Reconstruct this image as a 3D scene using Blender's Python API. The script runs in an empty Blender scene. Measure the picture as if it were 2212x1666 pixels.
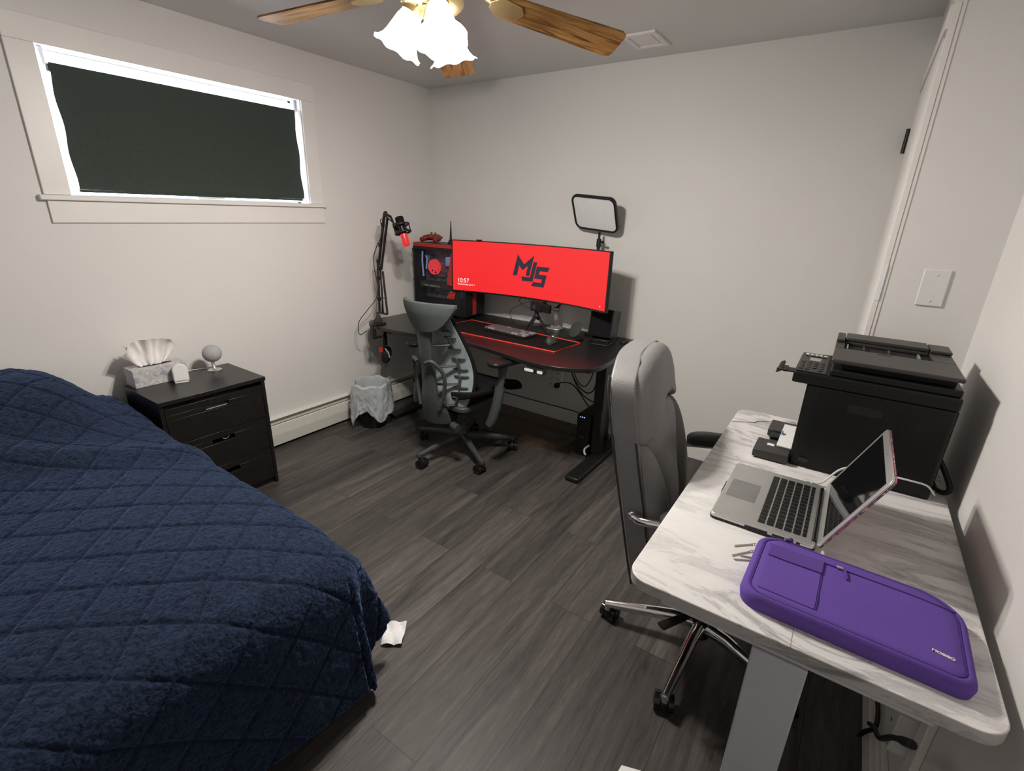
import bpy, bmesh, math, random
from mathutils import Matrix, Vector, noise
PI = math.pi
random.seed(7)
sc = bpy.context.scene
col = sc.collection

# ---------------------------------------------------------------- camera
W, H = 2212, 1666
F_PX = 1057.43
cam_d = bpy.data.cameras.new('camera')
cam = bpy.data.objects.new('camera', cam_d)
col.objects.link(cam)
sc.camera = cam
cam_d.sensor_fit = 'HORIZONTAL'
cam_d.sensor_width = 36.0
cam_d.lens = 36.0 * F_PX / W
cam_d.clip_start = 0.02
yaw, pitch, roll = -0.5927, -0.3418, 0.0328
fw = Vector((math.sin(yaw) * math.cos(pitch), math.cos(yaw) * math.cos(pitch), math.sin(pitch)))
rt = fw.cross(Vector((0, 0, 1))).normalized()
up = rt.cross(fw)
r2 = math.cos(roll) * rt + math.sin(roll) * up
u2 = -math.sin(roll) * rt + math.cos(roll) * up
cam.matrix_world = Matrix(((r2.x, u2.x, -fw.x, 2.9222), (r2.y, u2.y, -fw.y, -3.1006), (r2.z, u2.z, -fw.z, 1.5047), (0, 0, 0, 1)))

# ---------------------------------------------------------------- world, exposure
wd = bpy.data.worlds.new('daylight')
sc.world = wd
wd.use_nodes = True
bg = wd.node_tree.nodes['Background']
bg.inputs[0].default_value = (0.80, 0.88, 1.0, 1)
bg.inputs[1].default_value = 12.0
sc.view_settings.view_transform = 'Standard'
sc.view_settings.look = 'None'
sc.view_settings.gamma = 1.0
sc.view_settings.use_curve_mapping = False
sc.view_settings.exposure = 0.0
BULB_W = 43.0

# ---------------------------------------------------------------- materials
def nt(name):
    m = bpy.data.materials.new(name)
    m.use_nodes = True
    t = m.node_tree
    return m, t, t.nodes['Principled BSDF']

def link(t, a, b):
    t.links.new(a, b)

def mat(name, c, rough=0.5, metal=0.0, var=0.04, scale=30.0, bump=0.0, bscale=None, spec=0.5, coat=0.0, sheen=0.0, detail=3.0):
    """plain surface: colour with a little procedural mottling, optional fine bump"""
    m, t, b = nt(name)
    tc = t.nodes.new('ShaderNodeTexCoord')
    n = t.nodes.new('ShaderNodeTexNoise')
    n.inputs['Scale'].default_value = scale
    n.inputs['Detail'].default_value = detail
    link(t, tc.outputs['Object'], n.inputs['Vector'])
    r = t.nodes.new('ShaderNodeValToRGB')
    r.color_ramp.elements[0].position = 0.3
    r.color_ramp.elements[1].position = 0.7
    r.color_ramp.elements[0].color = [max(0, x * (1 - var)) for x in c] + [1]
    r.color_ramp.elements[1].color = [min(1, x * (1 + var)) for x in c] + [1]
    link(t, n.outputs['Fac'], r.inputs['Fac'])
    link(t, r.outputs['Color'], b.inputs['Base Color'])
    b.inputs['Roughness'].default_value = rough
    b.inputs['Metallic'].default_value = metal
    b.inputs['Specular IOR Level'].default_value = spec
    b.inputs['Coat Weight'].default_value = coat
    b.inputs['Sheen Weight'].default_value = sheen
    if bump:
        n2 = t.nodes.new('ShaderNodeTexNoise')
        n2.inputs['Scale'].default_value = bscale or scale * 4
        n2.inputs['Detail'].default_value = 4
        link(t, tc.outputs['Object'], n2.inputs['Vector'])
        bp = t.nodes.new('ShaderNodeBump')
        bp.inputs['Strength'].default_value = bump
        bp.inputs['Distance'].default_value = 0.01
        link(t, n2.outputs['Fac'], bp.inputs['Height'])
        link(t, bp.outputs['Normal'], b.inputs['Normal'])
    return m

def emit(name, c, s, var=0.03):
    m, t, b = nt(name)
    tc = t.nodes.new('ShaderNodeTexCoord')
    n = t.nodes.new('ShaderNodeTexNoise')
    n.inputs['Scale'].default_value = 4
    link(t, tc.outputs['Object'], n.inputs['Vector'])
    r = t.nodes.new('ShaderNodeValToRGB')
    r.color_ramp.elements[0].color = [x * (1 - var) for x in c] + [1]
    r.color_ramp.elements[1].color = list(c) + [1]
    link(t, n.outputs['Fac'], r.inputs['Fac'])
    b.inputs['Base Color'].default_value = (0.02, 0.02, 0.02, 1)
    b.inputs['Roughness'].default_value = 0.3
    link(t, r.outputs['Color'], b.inputs['Emission Color'])
    b.inputs['Emission Strength'].default_value = s
    return m

def wall_paint(name, c, marks=True):
    m, t, b = nt(name)
    tc = t.nodes.new('ShaderNodeTexCoord')
    n = t.nodes.new('ShaderNodeTexNoise'); n.inputs['Scale'].default_value = 2.2; n.inputs['Detail'].default_value = 5
    link(t, tc.outputs['Object'], n.inputs['Vector'])
    r = t.nodes.new('ShaderNodeValToRGB')
    r.color_ramp.elements[0].position = 0.3; r.color_ramp.elements[1].position = 0.75
    r.color_ramp.elements[0].color = [x * 0.975 for x in c] + [1]
    r.color_ramp.elements[1].color = list(c) + [1]
    link(t, n.outputs['Fac'], r.inputs['Fac']); link(t, r.outputs['Color'], b.inputs['Base Color'])
    b.inputs['Roughness'].default_value = 0.55
    b.inputs['Specular IOR Level'].default_value = 0.3
    n1 = t.nodes.new('ShaderNodeTexNoise'); n1.inputs['Scale'].default_value = 220; n1.inputs['Detail'].default_value = 2
    link(t, tc.outputs['Object'], n1.inputs['Vector'])
    n2 = t.nodes.new('ShaderNodeTexNoise'); n2.inputs['Scale'].default_value = 7; n2.inputs['Detail'].default_value = 6; n2.inputs['Distortion'].default_value = 2.5
    link(t, tc.outputs['Object'], n2.inputs['Vector'])
    ad = t.nodes.new('ShaderNodeMath'); ad.operation = 'MULTIPLY_ADD'; ad.inputs[1].default_value = 2.5 if marks else 0.5
    link(t, n2.outputs['Fac'], ad.inputs[0]); link(t, n1.outputs['Fac'], ad.inputs[2])
    bp = t.nodes.new('ShaderNodeBump'); bp.inputs['Strength'].default_value = 0.10; bp.inputs['Distance'].default_value = 0.004
    link(t, ad.outputs[0], bp.inputs['Height']); link(t, bp.outputs['Normal'], b.inputs['Normal'])
    return m

def floor_mat():
    m, t, b = nt('grey_oak_vinyl_planks')
    tc = t.nodes.new('ShaderNodeTexCoord')
    sx = t.nodes.new('ShaderNodeSeparateXYZ'); link(t, tc.outputs['Object'], sx.inputs[0])
    cx_ = t.nodes.new('ShaderNodeCombineXYZ'); link(t, sx.outputs['Y'], cx_.inputs['X']); link(t, sx.outputs['X'], cx_.inputs['Y'])
    br = t.nodes.new('ShaderNodeTexBrick')
    br.offset = 0.37; br.inputs['Scale'].default_value = 1.0
    br.inputs['Brick Width'].default_value = 1.22; br.inputs['Row Height'].default_value = 0.182
    br.inputs['Mortar Size'].default_value = 0.0012; br.inputs['Mortar Smooth'].default_value = 0.3
    br.inputs['Color1'].default_value = (0, 0, 0, 1); br.inputs['Color2'].default_value = (1, 1, 1, 1); br.inputs['Mortar'].default_value = (0.5, 0.5, 0.5, 1)
    link(t, cx_.outputs[0], br.inputs['Vector'])
    # grain coordinates: stretched along the plank, shifted per plank
    mp = t.nodes.new('ShaderNodeMapping'); mp.inputs['Scale'].default_value = (1.0, 13.0, 1.0)
    link(t, cx_.outputs[0], mp.inputs['Vector'])
    ofs = t.nodes.new('ShaderNodeVectorMath'); ofs.operation = 'MULTIPLY_ADD'
    ofs.inputs[1].default_value = (17.0, 31.0, 9.0)
    link(t, br.outputs['Color'], ofs.inputs[0]); link(t, mp.outputs[0], ofs.inputs[2])
    g1 = t.nodes.new('ShaderNodeTexNoise'); g1.inputs['Scale'].default_value = 1.6; g1.inputs['Detail'].default_value = 8; g1.inputs['Roughness'].default_value = 0.62; g1.inputs['Distortion'].default_value = 0.9
    link(t, ofs.outputs[0], g1.inputs['Vector'])
    g2 = t.nodes.new('ShaderNodeTexNoise'); g2.inputs['Scale'].default_value = 15; g2.inputs['Detail'].default_value = 5; g2.inputs['Roughness'].default_value = 0.7
    link(t, ofs.outputs[0], g2.inputs['Vector'])
    mx = t.nodes.new('ShaderNodeMath'); mx.operation = 'MULTIPLY_ADD'; mx.inputs[1].default_value = 0.6
    link(t, g2.outputs['Fac'], mx.inputs[0]); link(t, g1.outputs['Fac'], mx.inputs[2])
    r = t.nodes.new('ShaderNodeValToRGB'); e = r.color_ramp.elements
    e[0].position = 0.56; e[0].color = (0.0255, 0.0240, 0.0225, 1)
    e[1].position = 1.0; e[1].color = (0.112, 0.100, 0.092, 1)
    k = e.new(0.71); k.color = (0.0545, 0.0490, 0.0455, 1)
    k = e.new(0.84); k.color = (0.0735, 0.0655, 0.0605, 1)
    link(t, mx.outputs[0], r.inputs['Fac'])
    tone = t.nodes.new('ShaderNodeMapRange'); tone.inputs['To Min'].default_value = 0.74; tone.inputs['To Max'].default_value = 1.24
    link(t, br.outputs['Color'], tone.inputs['Value'])
    mm = t.nodes.new('ShaderNodeVectorMath'); mm.operation = 'SCALE'
    link(t, r.outputs['Color'], mm.inputs[0]); link(t, tone.outputs[0], mm.inputs['Scale'])
    seam = t.nodes.new('ShaderNodeMix'); seam.data_type = 'RGBA'
    link(t, br.outputs['Fac'], seam.inputs['Factor']); link(t, mm.outputs[0], seam.inputs['A']); seam.inputs['B'].default_value = (0.016, 0.015, 0.014, 1)
    link(t, seam.outputs['Result'], b.inputs['Base Color'])
    b.inputs['Roughness'].default_value = 0.48
    b.inputs['Specular IOR Level'].default_value = 0.35
    bp = t.nodes.new('ShaderNodeBump'); bp.inputs['Strength'].default_value = 0.25; bp.inputs['Distance'].default_value = 0.002
    link(t, mx.outputs[0], bp.inputs['Height']); link(t, bp.outputs['Normal'], b.inputs['Normal'])
    return m

def marble_mat(name='white_grey_marble_laminate', k_=1.0):
    m, t, b = nt(name)
    tc = t.nodes.new('ShaderNodeTexCoord')
    mp = t.nodes.new('ShaderNodeMapping'); mp.inputs['Rotation'].default_value = (0, 0, math.radians(-38)); mp.inputs['Scale'].default_value = (1.9, 5.5, 4.0)
    link(t, tc.outputs['Object'], mp.inputs['Vector'])
    n = t.nodes.new('ShaderNodeTexNoise'); n.inputs['Scale'].default_value = 1.7; n.inputs['Detail'].default_value = 12; n.inputs['Roughness'].default_value = 0.66; n.inputs['Distortion'].default_value = 1.9
    link(t, mp.outputs[0], n.inputs['Vector'])
    r = t.nodes.new('ShaderNodeValToRGB'); e = r.color_ramp.elements
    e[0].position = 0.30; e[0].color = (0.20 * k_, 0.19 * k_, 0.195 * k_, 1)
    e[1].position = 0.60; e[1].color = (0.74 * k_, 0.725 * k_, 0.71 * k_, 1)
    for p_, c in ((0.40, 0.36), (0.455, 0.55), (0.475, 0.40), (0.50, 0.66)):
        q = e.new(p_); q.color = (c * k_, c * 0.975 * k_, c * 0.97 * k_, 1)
    link(t, n.outputs['Fac'], r.inputs['Fac'])
    n3 = t.nodes.new('ShaderNodeTexNoise'); n3.inputs['Scale'].default_value = 2.4; n3.inputs['Detail'].default_value = 3
    link(t, tc.outputs['Object'], n3.inputs['Vector'])
    mr = t.nodes.new('ShaderNodeMapRange'); mr.inputs['From Min'].default_value = 0.38; mr.inputs['From Max'].default_value = 0.60; mr.inputs['To Min'].default_value = 0.35
    link(t, n3.outputs['Fac'], mr.inputs['Value'])
    mix = t.nodes.new('ShaderNodeMix'); mix.data_type = 'RGBA'
    mix.inputs['A'].default_value = (0.73 * k_, 0.715 * k_, 0.70 * k_, 1)
    link(t, mr.outputs[0], mix.inputs['Factor']); link(t, r.outputs['Color'], mix.inputs['B'])
    link(t, mix.outputs['Result'], b.inputs['Base Color'])
    b.inputs['Roughness'].default_value = 0.38
    return m

def oak_mat():
    m, t, b = nt('golden_oak')
    tc = t.nodes.new('ShaderNodeTexCoord')
    mp = t.nodes.new('ShaderNodeMapping'); mp.inputs['Scale'].default_value = (2.5, 26.0, 6.0)
    link(t, tc.outputs['Object'], mp.inputs['Vector'])
    n = t.nodes.new('ShaderNodeTexNoise'); n.inputs['Scale'].default_value = 2.4; n.inputs['Detail'].default_value = 7; n.inputs['Distortion'].default_value = 1.0
    link(t, mp.outputs[0], n.inputs['Vector'])
    r = t.nodes.new('ShaderNodeValToRGB'); e = r.color_ramp.elements
    e[0].position = 0.36; e[0].color = (0.10, 0.045, 0.013, 1)
    e[1].position = 0.62; e[1].color = (0.36, 0.20, 0.068, 1)
    k = e.new(0.47); k.color = (0.25, 0.13, 0.042, 1)
    link(t, n.outputs['Fac'], r.inputs['Fac']); link(t, r.outputs['Color'], b.inputs['Base Color'])
    b.inputs['Roughness'].default_value = 0.3
    return m

def sherpa_mat():
    m, t, b = nt('navy_sherpa_fleece')
    tc = t.nodes.new('ShaderNodeTexCoord')
    n = t.nodes.new('ShaderNodeTexNoise'); n.inputs['Scale'].default_value = 75; n.inputs['Detail'].default_value = 3; n.inputs['Distortion'].default_value = 1.2
    link(t, tc.outputs['Object'], n.inputs['Vector'])
    r = t.nodes.new('ShaderNodeValToRGB'); e = r.color_ramp.elements
    e[0].position = 0.36; e[0].color = (0.0055, 0.0092, 0.019, 1)
    e[1].position = 0.60; e[1].color = (0.0165, 0.0255, 0.051, 1)
    link(t, n.outputs['Fac'], r.inputs['Fac'])
    at = t.nodes.new('ShaderNodeAttribute'); at.attribute_name = 'groove_shade'      # shade of the quilting grooves, painted into the colour
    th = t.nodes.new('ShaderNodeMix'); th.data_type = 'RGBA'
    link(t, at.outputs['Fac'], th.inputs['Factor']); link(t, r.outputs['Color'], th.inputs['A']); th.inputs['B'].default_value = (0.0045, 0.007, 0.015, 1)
    link(t, th.outputs['Result'], b.inputs['Base Color'])
    b.inputs['Roughness'].default_value = 0.95
    b.inputs['Specular IOR Level'].default_value = 0.1
    b.inputs['Sheen Weight'].default_value = 0.35
    b.inputs['Sheen Roughness'].default_value = 0.5
    b.inputs['Sheen Tint'].default_value = (0.25, 0.38, 0.75, 1)
    v = t.nodes.new('ShaderNodeTexVoronoi'); v.inputs['Scale'].default_value = 95
    link(t, tc.outputs['Object'], v.inputs['Vector'])
    ad = t.nodes.new('ShaderNodeMath'); ad.operation = 'MULTIPLY_ADD'; ad.inputs[1].default_value = -0.6
    link(t, v.outputs['Distance'], ad.inputs[0]); link(t, n.outputs['Fac'], ad.inputs[2])
    bp = t.nodes.new('ShaderNodeBump'); bp.inputs['Strength'].default_value = 0.6; bp.inputs['Distance'].default_value = 0.008
    link(t, ad.outputs[0], bp.inputs['Height']); link(t, bp.outputs['Normal'], b.inputs['Normal'])
    return m

def glass_mat(name, c=(1, 1, 1), rough=0.0, alpha=0.12):
    m, t, b = nt(name)
    n = t.nodes.new('ShaderNodeTexNoise'); n.inputs['Scale'].default_value = 5
    r = t.nodes.new('ShaderNodeMapRange'); r.inputs['To Min'].default_value = alpha * 0.9; r.inputs['To Max'].default_value = alpha * 1.1
    link(t, n.outputs['Fac'], r.inputs['Value']); link(t, r.outputs[0], b.inputs['Alpha'])
    b.inputs['Base Color'].default_value = list(c) + [1]
    b.inputs['Roughness'].default_value = rough
    return m

def patchy_mat(name, cols, scale, rough=0.5):
    """watercolour-like blotches"""
    m, t, b = nt(name)
    tc = t.nodes.new('ShaderNodeTexCoord')
    n = t.nodes.new('ShaderNodeTexNoise'); n.inputs['Scale'].default_value = scale; n.inputs['Detail'].default_value = 1.5; n.inputs['Distortion'].default_value = 0.8
    link(t, tc.outputs['Object'], n.inputs['Vector'])
    r = t.nodes.new('ShaderNodeValToRGB'); r.color_ramp.interpolation = 'EASE'
    e = r.color_ramp.elements
    e[0].position = 0.3; e[0].color = list(cols[0]) + [1]
    e[1].position = 0.7; e[1].color = list(cols[-1]) + [1]
    for i, c in enumerate(cols[1:-1]):
        k = e.new(0.3 + 0.4 * (i + 1) / (len(cols) - 1)); k.color = list(c) + [1]
    link(t, n.outputs['Fac'], r.inputs['Fac']); link(t, r.outputs['Color'], b.inputs['Base Color'])
    b.inputs['Roughness'].default_value = rough
    return m

M = {}
M['wall'] = wall_paint('off_white_wall_paint', (0.745, 0.73, 0.71))
M['ceiling'] = wall_paint('flat_ceiling_paint', (0.68, 0.67, 0.655), False)
M['trim'] = mat('white_trim_paint', (0.78, 0.755, 0.73), 0.4, var=0.02, scale=6)
M['floor'] = floor_mat()
M['marble'] = marble_mat()
M['marble_edge_shade'] = marble_mat('marble_edge_painted_shade', 0.52)  # darkened marble copy: shade on the table sides put into the colour
M['oak'] = oak_mat()
M['sherpa'] = sherpa_mat()
M['brass'] = mat('antique_brass', (0.62, 0.49, 0.27), 0.38, 0.75, var=0.08)
M['shade_glass'] = emit('lit_frosted_glass', (1.0, 0.93, 0.80), 7.0)
M['black_plastic'] = mat('black_plastic', (0.0095, 0.0095, 0.010), 0.42, bump=0.03, bscale=400, spec=0.4)
M['black_gloss'] = mat('gloss_black_plastic', (0.008, 0.008, 0.009), 0.12)
M['black_fabric'] = mat('black_woven_fabric', (0.0085, 0.0085, 0.009), 0.9, bump=0.3, bscale=500, spec=0.15)
M['black_wood'] = mat('black_brown_wood_veneer', (0.0085, 0.0075, 0.0068), 0.33, var=0.25, scale=40, bump=0.05, bscale=120)
M['desk_top'] = mat('matt_black_desk_laminate', (0.012, 0.0115, 0.012), 0.30, var=0.1, bump=0.04, bscale=300)
M['powder_black'] = mat('powder_coated_black_steel', (0.009, 0.010, 0.010), 0.4, bump=0.05, bscale=600)
M['red'] = mat('red_anodised', (0.42, 0.022, 0.014), 0.35)
M['red_trim'] = mat('red_stitched_edge', (0.75, 0.05, 0.03), 0.6, bump=0.2, bscale=600)
M['red_plastic'] = mat('dark_red_plastic', (0.20, 0.018, 0.014), 0.4)
M['graphite'] = mat('graphite_chair_plastic', (0.042, 0.048, 0.048), 0.5, bump=0.08, bscale=500)
M['graphite_fabric'] = mat('grey_knit_fabric', (0.085, 0.098, 0.098), 0.9, bump=0.25, bscale=700, spec=0.2)
M['spine'] = mat('pale_translucent_backplate', (0.26, 0.31, 0.32), 0.42, var=0.10, scale=18)
M['leather'] = mat('grey_faux_leather', (0.205, 0.200, 0.202), 0.5, var=0.05, scale=14, bump=0.12, bscale=260)
M['leather_dark'] = mat('charcoal_arm_pad', (0.045, 0.042, 0.044), 0.5, bump=0.1, bscale=260)
M['piping'] = mat('dark_seam_piping', (0.03, 0.03, 0.034), 0.5)
M['chrome'] = mat('polished_chrome', (0.80, 0.80, 0.82), 0.07, 1.0, var=0.02)
M['silver'] = mat('brushed_aluminium', (0.66, 0.66, 0.645), 0.38, 0.8, var=0.03, bump=0.02, bscale=500)
M['white_plastic'] = mat('white_plastic', (0.72, 0.72, 0.70), 0.4, var=0.02)
M['white_metal'] = mat('white_powder_coat', (0.42, 0.43, 0.47), 0.5, var=0.02)
M['heater'] = mat('cream_heater_enamel', (0.70, 0.68, 0.63), 0.4, var=0.02)
M['heater_fin'] = mat('dusty_heater_fins', (0.16, 0.13, 0.09), 0.7, var=0.3, scale=80)
M['paper'] = mat('white_paper', (0.80, 0.80, 0.80), 0.8, var=0.03)
M['tissue'] = mat('soft_tissue', (0.86, 0.83, 0.81), 0.9, var=0.03)
M['tissue_card'] = patchy_mat('watercolour_printed_card', [(0.30, 0.31, 0.37), (0.46, 0.45, 0.48), (0.58, 0.56, 0.53), (0.40, 0.40, 0.44), (0.60, 0.59, 0.57)], 26)
M['speaker_cloth'] = mat('grey_speaker_knit', (0.42, 0.42, 0.43), 0.9, bump=0.4, bscale=900)
M['blind'] = mat('blackout_blind_fabric', (0.026, 0.038, 0.030), 0.8, var=0.15, scale=120, bump=0.1, bscale=900)
M['upvc'] = mat('white_window_frame', (0.80, 0.82, 0.85), 0.3, var=0.02)
M['pane'] = glass_mat('window_glass', alpha=0.06)
M['pc_glass'] = glass_mat('smoked_side_glass', (0.02, 0.02, 0.025), 0.03, 0.16)
M['screen_red'] = emit('red_wallpaper_screen', (1.0, 0.012, 0.017), 0.92)
M['screen_logo'] = emit('dark_navy_logo', (0.012, 0.008, 0.028), 0.9)
M['screen_white'] = emit('white_screen_text', (1.0, 0.93, 0.93), 1.0)
M['led_red'] = emit('red_fan_light', (1.0, 0.05, 0.06), 1.1, var=0.5)
M['led_blue'] = emit('blue_led', (0.25, 0.40, 1.0), 5.0)
M['led_cool'] = emit('cool_case_light', (0.45, 0.55, 0.95), 0.55, var=0.7)
M['led_purple'] = emit('purple_case_light', (0.25, 0.05, 0.7), 0.7)
M['led_green'] = emit('green_led', (0.05, 0.9, 0.3), 3.0)
M['mic_red'] = emit('lit_red_microphone', (0.95, 0.016, 0.02), 0.75)
M['dark_screen'] = mat('switched_off_screen', (0.004, 0.004, 0.005), 0.05)
M['diffuser'] = mat('white_diffuser_sheet', (0.82, 0.83, 0.83), 0.6, var=0.02)
M['purple'] = mat('violet_canvas', (0.125, 0.068, 0.325), 0.85, var=0.06, scale=300, bump=0.25, bscale=900, spec=0.15)
M['purple_dark'] = mat('deep_violet_seam', (0.045, 0.018, 0.17), 0.85)
M['violet_flap'] = mat('plum_violet_canvas', (0.105, 0.053, 0.26), 0.85, var=0.06, scale=300, bump=0.25, bscale=900, spec=0.15)
M['printer'] = mat('black_printer_plastic', (0.0050, 0.0060, 0.0057), 0.42, bump=0.06, bscale=900, spec=0.3)
M['printer_top'] = mat('charcoal_printer_lid', (0.034, 0.031, 0.029), 0.42, bump=0.06, bscale=900)
M['grey_key'] = mat('grey_keycap', (0.13, 0.125, 0.13), 0.5)
M['pale_key'] = mat('pale_grey_keycap', (0.30, 0.29, 0.295), 0.5)
M['black_key'] = mat('black_keycap', (0.010, 0.010, 0.010), 0.4)
M['lcd'] = mat('grey_lcd_window', (0.30, 0.30, 0.29), 0.15)
M['floral'] = patchy_mat('floral_laptop_shell', [(0.02, 0.02, 0.025), (0.50, 0.10, 0.20), (0.05, 0.05, 0.06), (0.60, 0.35, 0.30), (0.03, 0.03, 0.03)], 60, 0.3)
M['bag_liner'] = mat('crinkled_white_bin_liner', (0.50, 0.53, 0.55), 0.14, var=0.06, scale=12, bump=0.9, bscale=16, spec=0.8)
M['bag_liner'].node_tree.nodes['Principled BSDF'].inputs['Alpha'].default_value = 0.9
M['amber_mat'] = mat('clear_amber_chair_mat', (0.066, 0.044, 0.024), 0.16, var=0.1)
M['beige'] = mat('beige_hem', (0.40, 0.38, 0.22), 0.8)
M['navy_sheet'] = mat('dark_underlay', (0.012, 0.013, 0.018), 0.9)
M['cable'] = mat('black_cable_rubber', (0.010, 0.010, 0.010), 0.5)
M['white_cable'] = mat('white_cable_rubber', (0.70, 0.70, 0.68), 0.45)
M['logo_white'] = mat('white_printed_lettering', (0.75, 0.74, 0.70), 0.6)
M['dark_hole'] = mat('dark_recess', (0.006, 0.006, 0.006), 0.8)
M['board'] = mat('slate_circuit_board', (0.12, 0.13, 0.18), 0.5, var=0.75, scale=45)
# ---------------------------------------------------------------- mesh helpers
def T(x=0, y=0, z=0): return Matrix.Translation((x, y, z))
def RX(a): return Matrix.Rotation(math.radians(a), 4, 'X')
def RY(a): return Matrix.Rotation(math.radians(a), 4, 'Y')
def RZ(a): return Matrix.Rotation(math.radians(a), 4, 'Z')

class MB:
    """collects shapes and links them as one mesh object"""
    def __init__(self): self.v = []; self.f = []; self.m = []; self.cur = 0
    def add(self, vs, fs, X=None):
        o = len(self.v)
        for p in vs:
            p = Vector(p)
            self.v.append(tuple(X @ p) if X is not None else tuple(p))
        for f in fs:
            self.f.append([i + o for i in f]); self.m.append(self.cur)
        return self
    def box(self, c, s, X=None):
        x, y, z = c; a, b, d = s[0] / 2, s[1] / 2, s[2] / 2
        vs = [(x - a, y - b, z - d), (x + a, y - b, z - d), (x + a, y + b, z - d), (x - a, y + b, z - d), (x - a, y - b, z + d), (x + a, y - b, z + d), (x + a, y + b, z + d), (x - a, y + b, z + d)]
        return self.add(vs, [(3, 2, 1, 0), (4, 5, 6, 7), (0, 1, 5, 4), (1, 2, 6, 5), (2, 3, 7, 6), (3, 0, 4, 7)], X)
    def bx(self, x0, x1, y0, y1, z0, z1, X=None):
        return self.box(((x0 + x1) / 2, (y0 + y1) / 2, (z0 + z1) / 2), (x1 - x0, y1 - y0, z1 - z0), X)
    def prism(self, poly, z0, z1, X=None):
        n = len(poly)
        ar = sum(poly[i][0] * poly[(i + 1) % n][1] - poly[(i + 1) % n][0] * poly[i][1] for i in range(n))
        if ar < 0: poly = poly[::-1]
        vs = [(p[0], p[1], z0) for p in poly] + [(p[0], p[1], z1) for p in poly]
        fs = [tuple(range(n))[::-1], tuple(range(n, 2 * n))] + [(i, (i + 1) % n, n + (i + 1) % n, n + i) for i in range(n)]
        return self.add(vs, fs, X)
    def tube(self, path, r, n=8, closed=False, X=None, flat=None):
        path = [Vector(p) for p in path]
        k = len(path)
        rr = r if isinstance(r, (list, tuple)) else [r] * k
        t0 = (path[1] - path[0]).normalized()
        ref = Vector((0, 0, 1)) if abs(t0.z) < 0.9 else Vector((1, 0, 0))
        nv = t0.cross(ref).normalized()
        vs = []
        for i, p in enumerate(path):
            a = path[i - 1] if (i > 0 or closed) else path[i]
            b = path[(i + 1) % k] if (i < k - 1 or closed) else path[i]
            t = (b - a).normalized()
            nv = (nv - t * nv.dot(t))
            nv = nv.normalized() if nv.length > 1e-6 else t.orthogonal().normalized()
            bv = t.cross(nv)
            for j in range(n):
                an = 2 * PI * j / n
                sx, sy = (flat if flat else (1, 1))
                vs.append(p + (nv * math.cos(an) * sx + bv * math.sin(an) * sy) * rr[i])
        fs = []
        for i in range(k if closed else k - 1):
            for j in range(n):
                a, b = i * n, ((i + 1) % k) * n
                fs.append((a + j, a + (j + 1) % n, b + (j + 1) % n, b + j))
        if not closed:
            fs.append(tuple(range(n))[::-1]); fs.append(tuple(range((k - 1) * n, k * n)))
        return self.add(vs, fs, X)
    def cyl(self, p0, p1, r0, r1=None, n=20, X=None):
        return self.tube([p0, p1], [r0, r0 if r1 is None else r1], n, X=X)
    def lathe(self, prof, n=32, X=None, wob=None, closed=False):
        vs = []; k = len(prof)
        for i, (r, z) in enumerate(prof):
            for j in range(n):
                a = 2 * PI * j / n
                q, dz = (r, z) if wob is None else wob(r, z, a, i)
                vs.append((q * math.cos(a), q * math.sin(a), dz))
        fs = []
        for i in range(k if closed else k - 1):
            for j in range(n):
                a, b = i * n, ((i + 1) % k) * n
                fs.append((a + j, a + (j + 1) % n, b + (j + 1) % n, b + j))
        if not closed:
            if prof[0][0] > 1e-4: fs.append(tuple(range(n))[::-1])
            if prof[-1][0] > 1e-4: fs.append(tuple(range((k - 1) * n, k * n)))
        return self.add(vs, fs, X)
    def ball(self, c, r, n=20, X=None, sx=1, sy=1, sz=1):
        m = n // 2
        prof = [(max(1e-5, r * math.sin(PI * i / m)), -r * math.cos(PI * i / m)) for i in range(m + 1)]
        Y = T(*c) @ Matrix.Diagonal((sx, sy, sz, 1))
        return self.lathe(prof, n, Y if X is None else X @ Y)
    def grid(self, fn, nu, nv, cu=False, X=None):
        vs = [fn(i / (nu if cu else nu - 1), j / (nv - 1)) for i in range(nu) for j in range(nv)]
        fs = []
        for i in range(nu if cu else nu - 1):
            for j in range(nv - 1):
                a, b = i * nv, ((i + 1) % nu) * nv
                fs.append((a + j, b + j, b + j + 1, a + j + 1))
        return self.add(vs, fs, X)
    def sheet(self, fn, nu, nv, th, X=None):
        """closed slab: fn(u, v) -> (point, normal); thickness th (number or fn)"""
        P = [fn(i / (nu - 1), j / (nv - 1)) for i in range(nu) for j in range(nv)]
        tf = th if callable(th) else (lambda u, v: th)
        top = [Vector(p) for p, n_ in P]
        bot = [Vector(p) - Vector(n_).normalized() * tf((k // nv) / (nu - 1), (k % nv) / (nv - 1)) for k, (p, n_) in enumerate(P)]
        N = nu * nv; fs = []
        for i in range(nu - 1):
            for j in range(nv - 1):
                a = i * nv + j; b = a + nv
                fs.append((a, b, b + 1, a + 1)); fs.append((N + a, N + a + 1, N + b + 1, N + b))
        for i in range(nu - 1):
            a = i * nv; b = a + nv
            fs.append((a, N + a, N + b, b)); a += nv - 1; b += nv - 1; fs.append((a, b, N + b, N + a))
        for j in range(nv - 1):
            a = j; fs.append((a, a + 1, N + a + 1, N + a)); a = (nu - 1) * nv + j; fs.append((a, N + a, N + a + 1, a + 1))
        return self.add(top + bot, fs, X)
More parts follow.
